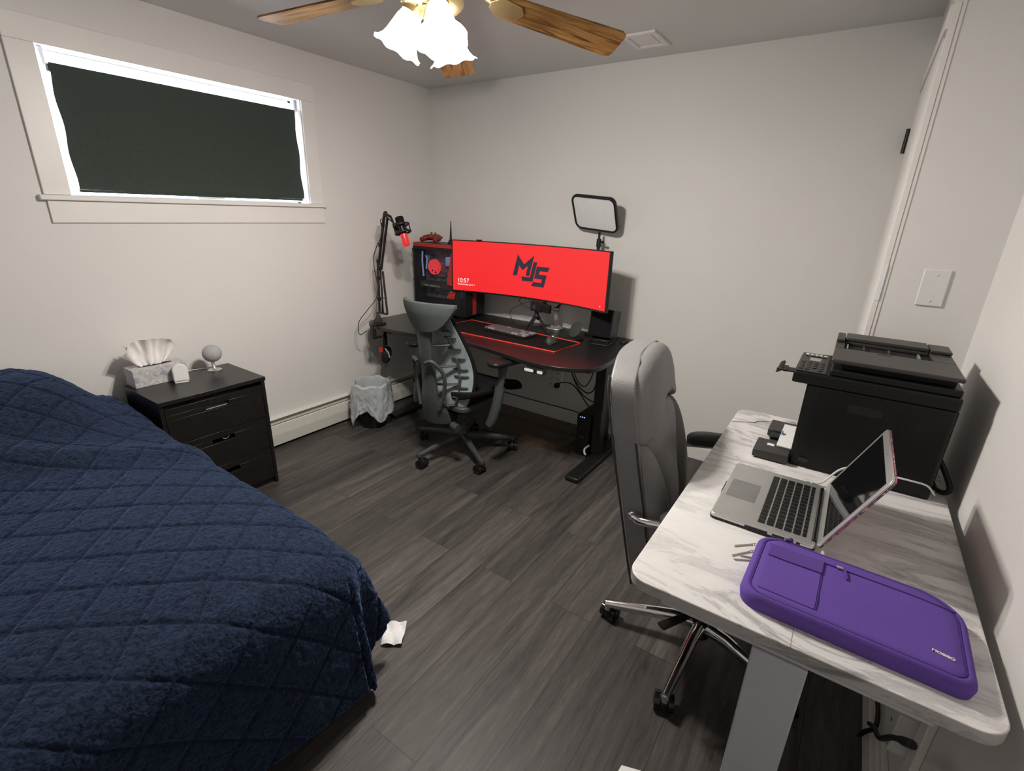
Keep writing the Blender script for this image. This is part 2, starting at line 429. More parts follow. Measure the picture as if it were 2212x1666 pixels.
    def pillow(self, outline, T_, mapf, rings=9, p=2.6, back=True, cen=None):
        """inflated cushion over a star-shaped 2D outline; mapf(u, v, h) -> 3D"""
        n = len(outline)
        cu = cen[0] if cen else sum(q[0] for q in outline) / n
        cv = cen[1] if cen else sum(q[1] for q in outline) / n
        vs = []; fs = []
        for k in range(rings):
            s = math.sin(PI / 2 * (1 - k / rings))
            h = T_ * (1 - s ** p) ** (1 / 2.2) if s < 1 else 0
            for (u, v) in outline:
                vs.append(mapf(cu + (u - cu) * s, cv + (v - cv) * s, h))
        vs.append(mapf(cu, cv, T_)); c = len(vs) - 1
        for k in range(rings - 1):
            for j in range(n):
                a = k * n; b = a + n
                fs.append((a + j, a + (j + 1) % n, b + (j + 1) % n, b + j))
        a = (rings - 1) * n
        for j in range(n): fs.append((a + j, a + (j + 1) % n, c))
        if back:
            fs.append(tuple(range(n))[::-1])
        return self.add(vs, fs)
    def build(self, name, m, parent=None, bevel=0.0, seg=2, ang=38, smooth=True, sub=0, loc=None, rot=None):
        me = bpy.data.meshes.new(name)
        me.from_pydata(self.v, [], self.f)
        bm = bmesh.new(); bm.from_mesh(me)
        bmesh.ops.recalc_face_normals(bm, faces=bm.faces)
        bm.to_mesh(me); bm.free()
        for k in (m if isinstance(m, (list, tuple)) else [m]): me.materials.append(k)
        if isinstance(m, (list, tuple)):
            for p, i in zip(me.polygons, self.m): p.material_index = i
        if smooth:
            me.shade_smooth()
            me.set_sharp_from_angle(angle=math.radians(ang))
        o = bpy.data.objects.new(name, me)
        col.objects.link(o)
        if parent is not None: o.parent = parent
        if loc is not None: o.location = loc
        if rot is not None: o.rotation_euler = rot
        if bevel:
            b = o.modifiers.new('bevel', 'BEVEL'); b.width = bevel; b.segments = seg; b.limit_method = 'ANGLE'; b.angle_limit = math.radians(40)
        if sub:
            s = o.modifiers.new('smooth', 'SUBSURF'); s.levels = sub; s.render_levels = sub
        return o

def tag(o, label=None, cat=None, group=None, kind=None):
    if label: o['label'] = label
    if cat: o['category'] = cat
    if group: o['group'] = group
    if kind: o['kind'] = kind
    return o
def thing(name, label, cat, loc=(0, 0, 0), rz=0, group=None, rot=None):
    o = bpy.data.objects.new(name, None)
    o.empty_display_size = 0.05
    col.objects.link(o)
    o.location = loc
    o.rotation_euler = rot if rot else (0, 0, math.radians(rz))
    return tag(o, label, cat, group)
def struct(o): o['kind'] = 'structure'; return o
def pcopy(src, parent, loc):
    c = src.copy(); col.objects.link(c); c.parent = parent; c.location = loc
    return c
def rrect(x0, x1, y0, y1, r, n=6):
    pts = []
    for cx_, cy_, a0 in ((x1 - r, y1 - r, 0), (x0 + r, y1 - r, 90), (x0 + r, y0 + r, 180), (x1 - r, y0 + r, 270)):
        for i in range(n + 1):
            a = math.radians(a0 + 90 * i / n); pts.append((cx_ + r * math.cos(a), cy_ + r * math.sin(a)))
    return pts
def catmull(pts, k=8, closed=False):
    pts = [Vector(p) for p in pts]; n = len(pts); out = []
    for i in range(n if closed else n - 1):
        g = lambda j: pts[j % n] if closed else pts[max(0, min(n - 1, j))]
        a, b, c, d = g(i - 1), g(i), g(i + 1), g(i + 2)
        for s in range(k):
            t = s / k
            out.append(0.5 * ((2 * b) + (c - a) * t + (2 * a - 5 * b + 4 * c - d) * t * t + (3 * b - a - 3 * c + d) * t ** 3))
    if not closed: out.append(pts[-1])
    return out
def lerp(a, b, t): return a + (b - a) * t
def interp(tab, x):
    if x <= tab[0][0]: return tab[0][1]
    for (a, p), (b, q) in zip(tab, tab[1:]):
        if x <= b: return p + (q - p) * (x - a) / (b - a)
    return tab[-1][1]
def text(name, s, size, m, X, parent=None, depth=0.0004, align='LEFT', shear=0.0, bold=0.0):
    cu = bpy.data.curves.new(name, 'FONT'); cu.body = s; cu.size = size; cu.extrude = depth; cu.align_x = align; cu.shear = shear; cu.offset = bold
    ob = bpy.data.objects.new(name, cu); col.objects.link(ob)
    dg = bpy.context.evaluated_depsgraph_get()
    me = bpy.data.meshes.new_from_object(ob.evaluated_get(dg))
    bpy.data.objects.remove(ob); bpy.data.curves.remove(cu)
    me.transform(X); me.materials.clear(); me.materials.append(m)
    o = bpy.data.objects.new(name, me); col.objects.link(o)
    if parent is not None: o.parent = parent
    return o
# ---------------------------------------------------------------- room shell
RX1, RY0, HT = 3.286, -4.0, 2.35      # right wall, wall behind the camera, ceiling
struct(MB().bx(-0.15, RX1 + 0.15, RY0 - 0.15, 0.15, -0.1, 0.0).build('floor', M['floor'], smooth=False))
struct(MB().bx(-0.15, RX1 + 0.15, RY0 - 0.15, 0.15, HT, HT + 0.1).build('ceiling', M['ceiling'], smooth=False))
struct(MB().bx(-0.15, 3.0, 0.0, 0.15, 0, HT).build('wall_back', M['wall'], smooth=False))
WY0, WY1, WZ0, WZ1 = -2.295, -1.115, 1.508, 2.086   # window opening
w = MB().bx(-0.15, 0, RY0, WY0, 0, HT).bx(-0.15, 0, WY1, 0, 0, HT).bx(-0.15, 0, WY0, WY1, 0, WZ0).bx(-0.15, 0, WY0, WY1, WZ1, HT)
struct(w.build('wall_left', M['wall'], smooth=False))
struct(MB().bx(RX1, RX1 + 0.15, RY0, -0.95, 0, HT).build('wall_right', M['wall'], smooth=False))
struct(MB().bx(3.013, RX1 + 0.15, -0.95, -0.85, 0, HT).build('wall_alcove', M['wall'], smooth=False))
struct(MB().bx(3.0, 3.013, -0.94, 0.15, 0, HT).build('wall_return', M['wall'], smooth=False))
struct(MB().bx(-0.15, RX1 + 0.15, RY0 - 0.15, RY0, 0, HT).build('wall_front', M['wall'], smooth=False))

# door in the short return wall, seen edge-on
d = struct(MB().bx(2.992, 2.9999, -0.90, -0.07, 0.012, 2.045).build('door_1', M['trim'], smooth=False))
MB().cyl((2.986, -0.045, 1.81), (2.986, -0.045, 1.912), 0.009).bx(2.986, 2.9999, -0.068, -0.03, 1.815, 1.908).build('hinge', M['black_plastic'], d)
MB().cyl((2.986, -0.045, 0.30), (2.986, -0.045, 0.40), 0.009).bx(2.986, 2.9999, -0.068, -0.03, 0.305, 0.395).build('hinge', M['black_plastic'], d)
tr = struct(MB().bx(2.9965, 3.0130, -0.9545, -0.94, 0, 2.12).bx(3.0131, 3.024, -0.9525, -0.9501, 0, 2.35).bx(2.9965, 2.9999, -0.94, -0.90, 0, 2.12).bx(2.988, 2.9999, -0.94, -0.02, 2.06, 2.12).build('trim_1', M['trim'], bevel=0.002))
MB().bx(2.9995, 3.0125, -0.9562, -0.9546, 1.25, 1.372).bx(3.0065, 3.0120, -0.9568, -0.9563, 1.255, 1.275).build('latch_plate', M['upvc'], tr)

# window: casing, stool, apron, frame, glass
win = struct(MB().bx(0.0001, 0.0135, -2.392, WY0 - 0.004, 1.512, 2.085).bx(0.0001, 0.0135, WY1 + 0.004, -1.022, 1.512, 2.085).bx(0.0001, 0.0135, -2.392, -1.022, 2.0851, 2.18).build('window_1', M['trim'], bevel=0.002))
MB().bx(-0.10, 0.028, -2.41, -1.008, 1.489, 1.5115).build('stool', M['trim'], win, bevel=0.004)
MB().bx(0.0001, 0.012, -2.386, -1.02, 1.396, 1.489).build('apron', M['trim'], win, bevel=0.002)
fr = MB()
for y0, y1, z0, z1 in ((WY0, WY0 + 0.02, WZ0, WZ1), (WY1 - 0.02, WY1, WZ0, WZ1), (WY0, WY1, WZ0, WZ0 + 0.012), (WY0, WY1, WZ1 - 0.012, WZ1)):
    fr.bx(-0.13, -0.09, y0, y1, z0, z1)
fo = fr.build('window_frame', M['upvc'], win, bevel=0.002)
MB().bx(-0.112, -0.108, WY0 + 0.019, WY1 - 0.019, WZ0 + 0.01, WZ1 - 0.01).build('pane', M['pane'], fo, smooth=False)
MB().bx(-0.088, -0.055, -1.745, -1.605, 1.5116, 1.528).cyl((-0.07, -1.70, 1.528), (-0.07, -1.70, 1.536), 0.008).bx(-0.075, -0.065, -1.70, -1.65, 1.5361, 1.541).build('latch', M['white_plastic'], win, bevel=0.002)

# baseboards
struct(MB().bx(0.075, 2.992, -0.0135, -0.0001, 0.0, 0.085).bx(0.075, 2.992, -0.010, -0.0001, 0.085, 0.098).build('baseboard_back', M['trim'], bevel=0.002))
struct(MB().bx(3.2505, RX1 - 0.0001, -3.95, -0.951, 0, 0.085).bx(3.262, RX1 - 0.0001, -3.95, -0.951, 0.085, 0.105).bx(3.272, RX1 - 0.0001, -3.95, -0.951, 0.105, 0.118).build('baseboard_right', M['trim'], bevel=0.003))
struct(MB().bx(3.27, RX1 - 0.0001, -1.935, -1.885, 0.1181, 0.56).build('trim_2', M['trim'], bevel=0.003))

# ---------------------------------------------------------------- ceiling vent, wall plate
t_ = thing('ceiling_vent', 'white louvred air vent set in the ceiling by the back wall', 'vent', (1.797, -0.318, HT))
MB().bx(-0.088, 0.088, -0.115, -0.090, -0.012, -0.0002).bx(-0.088, 0.088, 0.090, 0.115, -0.012, -0.0002).bx(-0.088, -0.062, -0.09, 0.09, -0.012, -0.0002).bx(0.062, 0.088, -0.09, 0.09, -0.012, -0.0002).build('frame', M['trim'], t_, bevel=0.002)
MB().bx(-0.062, 0.062, -0.09, 0.09, -0.005, -0.0002).build('backing', M['trim'], t_, smooth=False)
MB().bx(-0.050, 0.050, -0.078, 0.078, -0.0085, -0.0051).build('damper_panel', M['trim'], t_, bevel=0.002)
for sx in (-0.075, 0.075):
    MB().lathe([(0.0035, 0), (0.0025, -0.002), (1e-4, -0.0025)], 12).build('screw', M['silver'], t_, loc=(sx, 0, -0.012))

t_ = thing('blank_wall_plate', 'white blank cover plate on the narrow wall above the printer', 'wall plate', (3.148, -0.95, 1.308))
MB().prism(rrect(-0.036, 0.036, -0.060, 0.060, 0.003), 0.0002, 0.006, RX(90)).build('plate', M['white_plastic'], t_, bevel=0.003)
for z in (-0.042, 0.042):
    MB().lathe([(0.004, 0.006), (0.0035, 0.0075), (1e-4, 0.008)], 12, RX(90)).build('screw', M['white_plastic'], t_, loc=(0, 0, z))

# ---------------------------------------------------------------- baseboard heater
t_ = thing('baseboard_heater', 'long cream baseboard heater along the window wall', 'heater', (0, 0, 0))
def ext(poly, y0, y1, mb):   # polygon in (x, z) swept along y
    n = len(poly)
    mb.add([(p[0], y0, p[1]) for p in poly] + [(p[0], y1, p[1]) for p in poly], [tuple(range(n)), tuple(range(n, 2 * n))[::-1]] + [(i, n + i, n + (i + 1) % n, (i + 1) % n) for i in range(n)])
    return mb
HY0, HY1 = -2.40, -0.06
ext([(0.0002, 0.02), (0.008, 0.02), (0.008, 0.188), (0.032, 0.181), (0.033, 0.184), (0.008, 0.195), (0.0002, 0.195)], HY0, HY1, MB()).build('back_plate', M['heater'], t_, smooth=False)
ext([(0.064, 0.160), (0.071, 0.157), (0.076, 0.095), (0.070, 0.022), (0.055, 0.022), (0.055, 0.026), (0.066, 0.028), (0.071, 0.095), (0.067, 0.153), (0.062, 0.155)], HY0, HY1, MB()).build('front_cover', M['heater'], t_, smooth=False)
ext([(0.0085, 0.06), (0.06, 0.06), (0.06, 0.14), (0.0085, 0.14)], HY0 + 0.01, HY1 - 0.01, MB()).build('fins', M['heater_fin'], t_, smooth=False)
ext([(0.0002, 0.0), (0.045, 0.0), (0.045, 0.019), (0.0002, 0.019)], HY0, HY1, MB()).build('foot_rail', M['dark_hole'], t_, smooth=False)

# ---------------------------------------------------------------- roller blind
t_ = thing('roller_blind', 'dark green-black blackout roller blind pulled down over the window', 'blind', (-0.03, -1.697, 2.032))
def bl(u, v):
    y = lerp(-0.561, 0.561, u); z = lerp(0.0, -0.494, v)
    x = 0.004 * math.sin(u * 9) * v + 0.010 * (abs(u - .5) * 2) ** 8 * v
    return (x, y + 0.004 * math.sin(v * 14 + 1) * (1 if u > .98 or u < .02 else 0), z), (1, 0, 0)
MB().sheet(bl, 40, 24, 0.0012).build('fabric', M['blind'], t_)
MB().cyl((-0.020, -0.56, -0.018), (-0.020, 0.56, -0.018), 0.0155, n=20).build('roller', M['blind'], t_)
MB().bx(-0.004, 0.006, -0.558, 0.558, -0.506, -0.494).build('hem_bar', M['blind'], t_, bevel=0.003)
for s in (-1, 1):
    MB().bx(-0.035, -0.005, s * 0.570 - 0.006, s * 0.570 + 0.006, -0.012, 0.0535).build('bracket', M['upvc'], t_, bevel=0.002)

# ---------------------------------------------------------------- ceiling fan with lights
FZ = 2.10
fan = thing('ceiling_fan', 'brass ceiling fan with oak blades and three lit bell shades', 'ceiling fan', (1.660, -1.742, FZ))
TILT = Matrix.Rotation(math.radians(-4.0), 4, 'X')
fan.rotation_euler = (math.radians(-4.1), 0, 0)
MB().lathe([(1e-4, 0.23), (0.075, 0.23), (0.078, 0.20), (0.05, 0.165), (0.02, 0.16), (0.02, 0.13), (0.09, 0.135), (0.125, 0.12), (0.135, 0.095), (0.128, 0.082), (0.09, 0.078), (0.07, 0.046), (1e-4, 0.046)], 40).build('motor_housing', M['brass'], fan)
MB().lathe([(1e-4, 0.0455), (0.062, 0.0455), (0.068, 0.040), (0.068, 0.036), (0.092, 0.032), (0.100, 0.022), (0.098, 0.010), (0.082, -0.006), (0.050, -0.016), (0.02, -0.019), (1e-4, -0.020)], 40).build('light_bowl', M['brass'], fan)
for k in range(5):
    a = 50.6 + 72 * k
    Xb = RZ(a) @ T(0, 0, 0.065) @ RY(5.7)
    arm = MB().tube(catmull([(0.08, 0, 0.012), (0.13, 0, 0.022), (0.17, 0, 0.004), (0.20, 0, -0.006)], 5), 0.011, 8, X=Xb, flat=(1, 0.55))
    arm.prism([(0.185, -0.014), (0.215, -0.045), (0.285, -0.030), (0.300, 0), (0.285, 0.030), (0.215, 0.045), (0.185, 0.014)], -0.012, -0.0062, Xb @ RX(-12))
    arm.build('blade_iron', M['brass'], fan, bevel=0.0015)
    w0, w1 = 0.054, 0.071
    pl = [(0.22, -w0 * .7), (0.235, -w0), (0.63, -w1), (0.648, -w1 + 0.012), (0.652, -w1 + 0.03), (0.652, w1 - 0.03), (0.648, w1 - 0.012), (0.63, w1), (0.235, w0), (0.22, w0 * .7)]
    # blade keeps its own axes so that the grain follows its length
    b_ = MB().prism(pl, -0.006, 0.0).build('blade', M['oak'], fan, bevel=0.0012)
    b_.matrix_local = Xb @ RX(-12)
def bell(mb, X):
    prof = [(0.030, 0.0), (0.036, -0.010), (0.044, -0.030), (0.051, -0.060), (0.058, -0.088), (0.064, -0.104), (0.076, -0.120), (0.088, -0.127)]
    inn = [(r - 0.003, z - 0.0005) for r, z in prof[::-1]]
    def wob(r, z, a, i):
        f = max(0, (r - 0.060) / 0.028) * 0.6
        return r + 0.004 * f * math.cos(8 * a), z - 0.006 * f * math.cos(8 * a)
    return mb.lathe(prof + inn, 64, X, wob)
LAMPS = []
for az, tl in ((210, 25), (90, 25), (-30, 25)):
    Xs = RZ(az) @ T(0.052, 0, 0.002) @ RY(-tl)
    MB().tube([(0, 0, 0.03), (0, 0, -0.006)], [0.012, 0.016], 12, X=Xs).lathe([(0.012, 0.002), (0.033, -0.002), (0.0345, -0.022), (0.0335, -0.028), (0.030, -0.028)], 24, Xs).build('lamp_holder', M['brass'], fan)
    s_ = bell(MB(), Xs @ T(0, 0, -0.022) @ Matrix.Diagonal((0.9, 0.9, 0.9, 1))).build('lamp_shade', M['shade_glass'], fan)
    for q in (0, 120, 240):
        MB().tube([(0.034, 0, -0.012), (0.043, 0, -0.012)], 0.0022, 8, X=Xs @ RZ(q)).ball((0.0445, 0, -0.012), 0.0042, 10, Xs @ RZ(q)).build('thumb_screw', M['brass'], fan)
    LAMPS.append(Xs @ Vector((0, 0, -0.120)))
for (px, py, ln) in ((-0.035, -0.055, 0.10), (0.045, -0.05, 0.055)):
    ch = MB()
    for i in range(int(ln / 0.005)): ch.ball((px, py, -0.012 - i * 0.005), 0.0022, 6)
    ch.build('pull_chain', M['brass'], fan)
bpy.context.view_layer.update()
for i, p in enumerate(LAMPS):
    ld = bpy.data.lights.new('bulb', 'POINT'); ld.energy = BULB_W; ld.color = (1.0, 0.945, 0.875); ld.shadow_soft_size = 0.035
    lo = bpy.data.objects.new('bulb', ld); col.objects.link(lo); lo.parent = fan; lo.location = p
# ---------------------------------------------------------------- bed and quilt
bed = thing('bed', 'low bed with its mattress hidden under the navy quilt', 'bed', (0, 0, 0))
MB().bx(0.03, 1.72, -3.68, -2.50, 0.30, 0.49).build('mattress', M['navy_sheet'], bed, bevel=0.05, seg=3)
MB().bx(0.03, 1.74, -3.68, -2.49, 0.16, 0.2995).build('box_base', M['navy_sheet'], bed, bevel=0.01)
for x in (0.10, 1.66):
    for y in (-3.60, -2.58):
        MB().bx(x - 0.03, x + 0.03, y - 0.03, y + 0.03, 0, 0.1595).build('leg', M['black_wood'], bed)
pil = MB()
def pm(u, v, h): return (u, v, 0.548 + h)
pil.pillow([(0.26 + 0.18 * math.copysign(abs(math.cos(a)) ** .6, math.cos(a)), -2.90 + 0.28 * math.copysign(abs(math.sin(a)) ** .6, math.sin(a))) for a in [2 * PI * i / 40 for i in range(40)]], 0.125, pm, 8)
pil.pillow([(0.26 + 0.18 * math.copysign(abs(math.cos(a)) ** .6, math.cos(a)), -2.90 + 0.28 * math.copysign(abs(math.sin(a)) ** .6, math.sin(a))) for a in [2 * PI * i / 40 for i in range(40)]], 0.05, lambda u, v, h: (u, v, 0.548 - h), 6)

XE, YE = 1.80, -2.40          # where the quilt turns over the foot and the side
ZT = 0.578
def quilt(a, b):
    """(a, b): position on the flat quilt -> 3D, a along the bed, b = distance past/inside the side edge (y = b)"""
    da, db = max(0.0, a - XE), max(0.0, b - YE)
    x, y = min(a, XE), min(b, YE)
    z = ZT
    # lying part: pillow hump, valley, ridge
    hump = 0.225 * math.exp(-(max(0, x - 0.08) / 0.44) ** 2.6) * (0.5 + 0.5 * math.tanh((-2.47 - y) / 0.12))
    ridge = 0.030 * math.exp(-((x - 0.88 - 0.60 * (y + 2.36)) / 0.085) ** 2)
    soft = 0.010 * noise.noise(Vector((x * 2.3, y * 2.3, 0.3)))
    crown = -0.030 * max(0, 1 - (YE - y) / 0.30) ** 2 - 0.030 * max(0, 1 - (XE - x) / 0.30) ** 2
    z += hump + ridge + soft + crown
    if da > 0 or db > 0:
        r = math.hypot(da, db)
        ph = math.atan2(db, da)
        R = 0.09
        # roll over a rounded edge, then hang with a little flare and folds
        if r < R * PI / 2:
            out = R * math.sin(r / R); drop = R * (1 - math.cos(r / R))
        else:
            out = R; drop = R + (r - R * PI / 2)
        hang = max(0.0, r - R)
        fold = 0
        if da > 0 and db > 0:
            q = ph / (PI / 2)
            fold = 0.20 * math.exp(-((q - 0.12) / 0.17) ** 2) + 0.38 * math.exp(-((q - 0.84) / 0.16) ** 2) - 0.20
            fl = 0.14 + fold * 0.9
        elif da > 0:
            s = YE - b
            fl = 0.10 + 0.05 * math.sin(s * 7.5 + 0.8) * min(1, s / .2) + 0.05 * math.exp(-s / 0.10)
        else:
            s = XE - a
            fl = 0.12 + 0.05 * math.sin(s * 7.0 + 0.5) * min(1, s / .2) + 0.10 * math.exp(-s / 0.10)
            fl *= min(1.0, max(0.05, (a - 0.50) / 0.35))
        out += hang * fl
        drop = drop * math.sqrt(max(0.3, 1 - fl * fl * 0.8))
        lim = ZT - 0.03
        x += out * math.cos(ph); y += out * math.sin(ph)
        z -= drop
        z = max(z, 0.012 + 0.01 * math.sin(a * 40 + b * 31))
    return Vector((x, y, z))
A0, A1, B0, B1 = 0.02, XE + 0.505, -3.70, YE + 0.40
NA, NB = 400, 380
P = [[quilt(lerp(A0, A1, i / (NA - 1)), lerp(B0, B1, j / (NB - 1))) for j in range(NB)] for i in range(NA)]
vs = []; groove_shade = []
for i in range(NA):
    for j in range(NB):
        a = lerp(A0, A1, i / (NA - 1)); b = lerp(B0, B1, j / (NB - 1))
        p = P[i][j]
        du = P[min(NA - 1, i + 1)][j] - P[max(0, i - 1)][j]; dv = P[i][min(NB - 1, j + 1)] - P[i][max(0, j - 1)]
        n_ = du.cross(dv); n_ = n_.normalized() if n_.length > 1e-9 else Vector((0, 0, 1))
        # diamond quilting
        S = 0.128
        wv = 0.008 * noise.noise(Vector((a * 5, b * 5, 1)))
        q1 = ((a + b) / math.sqrt(2) + 0.549 + wv) / S; q2 = ((a - b) / math.sqrt(2) - 2.968 + wv) / S
        d1 = abs(q1 - round(q1)) * S; d2 = abs(q2 - round(q2)) * S
        gr = 0.0065 * (math.exp(-(d1 / 0.0050) ** 2) + math.exp(-(d2 / 0.0050) ** 2))
        groove_shade.append(min(1.0, math.exp(-(d1 / 0.0042) ** 2) + math.exp(-(d2 / 0.0042) ** 2)) * 0.6)
        puff = 0.002 * min(1, d1 / .05) * min(1, d2 / .05)
        fz = 0.0022 * noise.noise(Vector((a * 70, b * 70, 0))) + 0.002 * noise.noise(Vector((a * 33, b * 33, 4)))
        vs.append(p + n_ * (puff - min(gr, 0.0065) + fz))
fs = [(i * NB + j, (i + 1) * NB + j, (i + 1) * NB + j + 1, i * NB + j + 1) for i in range(NA - 1) for j in range(NB - 1)]
qm = MB(); qm.add(vs, fs)
q_ = qm.build('quilt', M['sherpa'], ang=180)
at_ = q_.data.attributes.new('groove_shade', 'FLOAT', 'POINT'); at_.data.foreach_set('value', groove_shade)
sd = q_.modifiers.new('thickness', 'SOLIDIFY'); sd.thickness = 0.016; sd.offset = -1
tag(q_, 'navy diamond-stitched fleece quilt spread over the bed', 'quilt')
hm = [P[NA - 1][j] + Vector((-0.012, 0, 0.002)) for j in range(0, 190, 4)]
MB().tube(hm, 0.004, 6).build('hem', M['beige'], q_)
po = pil.build('pillow', M['navy_sheet'])
po.location = (0, 0, -0.005)
tag(po, 'pillow making the hump under the quilt at the head of the bed', 'pillow')

pp = MB()
def pf(u, v):
    return (0.075 * (u - .5), 0.10 * (v - .5), 0.008 + 0.010 * abs(math.sin(u * 5 + v * 3)) + 0.006 * math.sin(v * 7)), (0, 0, 1)
pp.sheet(pf, 9, 9, 0.001)
o = pp.build('paper_scrap', M['paper'], loc=(1.800, -2.165, 0.0), rot=(0, 0, math.radians(35)), smooth=False)
tag(o, 'crumpled white paper scrap on the floor by the quilt corner', 'paper')

# ---------------------------------------------------------------- nightstand and what stands on it
NS = thing('nightstand', 'black-brown nightstand with three cut-out drawer pulls beside the bed', 'nightstand', (0.26, -2.05, 0))
MB().bx(-0.185, 0.198, -0.253, 0.253, 0.615, 0.635).build('top', M['black_wood'], NS, bevel=0.0015)
MB().bx(-0.185, 0.190, -0.25, -0.232, 0.0, 0.6149).bx(-0.185, 0.190, 0.232, 0.25, 0.0, 0.6149).bx(-0.185, 0.17, -0.2319, 0.2319, 0.02, 0.036).bx(-0.185, -0.178, -0.2319, 0.2319, 0.036, 0.6149).bx(0.155, 0.170, -0.2319, 0.2319, 0.0, 0.0199).bx(-0.185, 0.15, -0.2319, 0.2319, 0.595, 0.6149).build('carcass', M['black_wood'], NS, bevel=0.001)
for z0, z1 in ((0.04, 0.222), (0.225, 0.407), (0.410, 0.592)):
    zc = z1 - 0.045
    hw, hh = 0.055, 0.013
    d = MB().bx(0.172, 0.190, -0.230, 0.230, z0, zc - hh).bx(0.172, 0.190, -0.230, 0.230, zc + hh, z1).bx(0.172, 0.190, -0.230, -hw, zc - hh, zc + hh).bx(0.172, 0.190, hw, 0.230, zc - hh, zc + hh)
    dr = d.build('drawer', M['black_wood'], NS, bevel=0.0008)
    MB().bx(-0.15, 0.1715, -0.228, 0.228, z0 + 0.004, z0 + 0.008).bx(-0.15, -0.148, -0.228, 0.228, z0 + 0.0081, zc + 0.01).build('grip_recess', M['dark_hole'], dr)
o = MB().bx(0.05, 0.355, -0.19, 0.19, 0, 0.118).build('paper_stack', M['paper'], loc=(0.072, -2.05, 0.4185)); tag(o, 'stack of white papers showing through the top drawer pull of the nightstand', 'paper')
rg = MB().tube([(0.020 * math.cos(a), 0.020 * math.sin(a), 0) for a in [2 * PI * i / 24 for i in range(24)]], 0.0022, 8, closed=True)
o = rg.build('metal_ring', M['chrome'], loc=(0.4275, -2.030, 0.372), rot=(0, math.radians(90), 0))
tag(o, 'thin silver ring showing in the middle drawer pull of the nightstand', 'ring')

TB = thing('tissue_box', 'blue and cream printed tissue box on the left of the nightstand', 'tissue box', (0.118, -2.165, 0.635), rz=0)
MB().bx(-0.055, 0.055, -0.118, 0.118, 0.0, 0.088).build('carton', M['tissue_card'], TB, bevel=0.0015)
MB().prism([(0.018 * math.cos(a), 0.075 * math.sin(a)) for a in [2 * PI * i / 28 for i in range(28)]], 0.0882, 0.0888).build('slot', M['dark_hole'], TB)
def tis(u, v):
    s = (u - 0.5)
    nz = noise.noise(Vector((u * 5, v * 1.5, 3.1)))
    y = s * (0.085 + 0.15 * v ** 0.7) - 0.012 + 0.012 * v * nz
    z = 0.083 + 0.150 * v * (1 - 0.50 * (abs(s) * 2) ** 2.8 + 0.10 * nz + 0.06 * math.sin(u * 7 + 1))
    x = (0.011 * math.sin(u * 17 + 0.6 + 2 * nz) + 0.007 * math.sin(u * 31)) * (0.5 + 0.5 * v) + 0.026 * v ** 3 - 0.004
    return (x, y, z), (1, 0, 0)
MB().sheet(tis, 90, 18, 0.0008).build('tissue', M['tissue'], TB)
def tis2(u, v):
    y = -0.075 - 0.050 * v + 0.045 * u * (1 - 0.3 * v); z = 0.083 + 0.115 * v - 0.012 * v * u
    return (-0.018 - 0.012 * v + 0.02 * u * v, y + 0.02, z), (1, 0, 0.2)
MB().sheet(tis2, 10, 10, 0.001).build('tissue', M['tissue'], TB)

SN = thing('room_sensor', 'small white arch-shaped sensor in front of the tissue box', 'sensor', (0.215, -2.098, 0.635), rz=-18)
arch = [(-0.034, 0.0), (0.034, 0.0), (0.034, 0.055)] + [(0.034 * math.cos(a), 0.055 + 0.034 * math.sin(a)) for a in [PI * i / 16 for i in range(1, 16)]] + [(-0.034, 0.055)]
Xa = RZ(90) @ RX(90)
mbs = MB()
n_ = len(arch)
lay = [(0.020, 1.0), (0.026, 0.97), (0.0275, 0.92)]
mbs.prism([(p[0], p[1]) for p in arch], -0.018, 0.020, Xa @ RX(-10) )
mbs.build('housing', M['white_plastic'], SN, bevel=0.004, loc=(0, 0, 0.003))
MB().prism([(p[0] * 0.88, 0.006 + p[1] * 0.90) for p in arch], 0.0205, 0.0225, Xa @ RX(-10)).build('face_panel', M['white_plastic'], SN, bevel=0.001, loc=(0, 0, 0.003))
MB().bx(-0.026, 0.026, -0.030, 0.030, 0.0, 0.004).build('foot', M['white_plastic'], SN, bevel=0.001)

GL = thing('globe_speaker', 'round grey fabric speaker on a thin metal stand on the nightstand', 'smart speaker', (0.150, -1.905, 0.635))
MB().ball((0, 0, 0.094), 0.047, 32).build('globe', M['speaker_cloth'], GL)
MB().lathe([(1e-4, 0.0), (0.034, 0.0), (0.035, 0.003), (0.030, 0.005), (0.012, 0.007), (1e-4, 0.007)], 32).build('stand_base', M['silver'], GL)
MB().tube([(0, 0, 0.006), (-0.008, 0.0, 0.028), (-0.014, 0, 0.052)], [0.0095, 0.0085, 0.0085], 14).build('stem', M['silver'], GL)
MB().tube(catmull([(-0.03, -0.005, 0.003), (-0.06, -0.03, 0.003), (-0.075, -0.07, 0.003), (-0.085, -0.11, 0.003)], 5), 0.0022, 6).build('power_lead', M['white_cable'], GL)

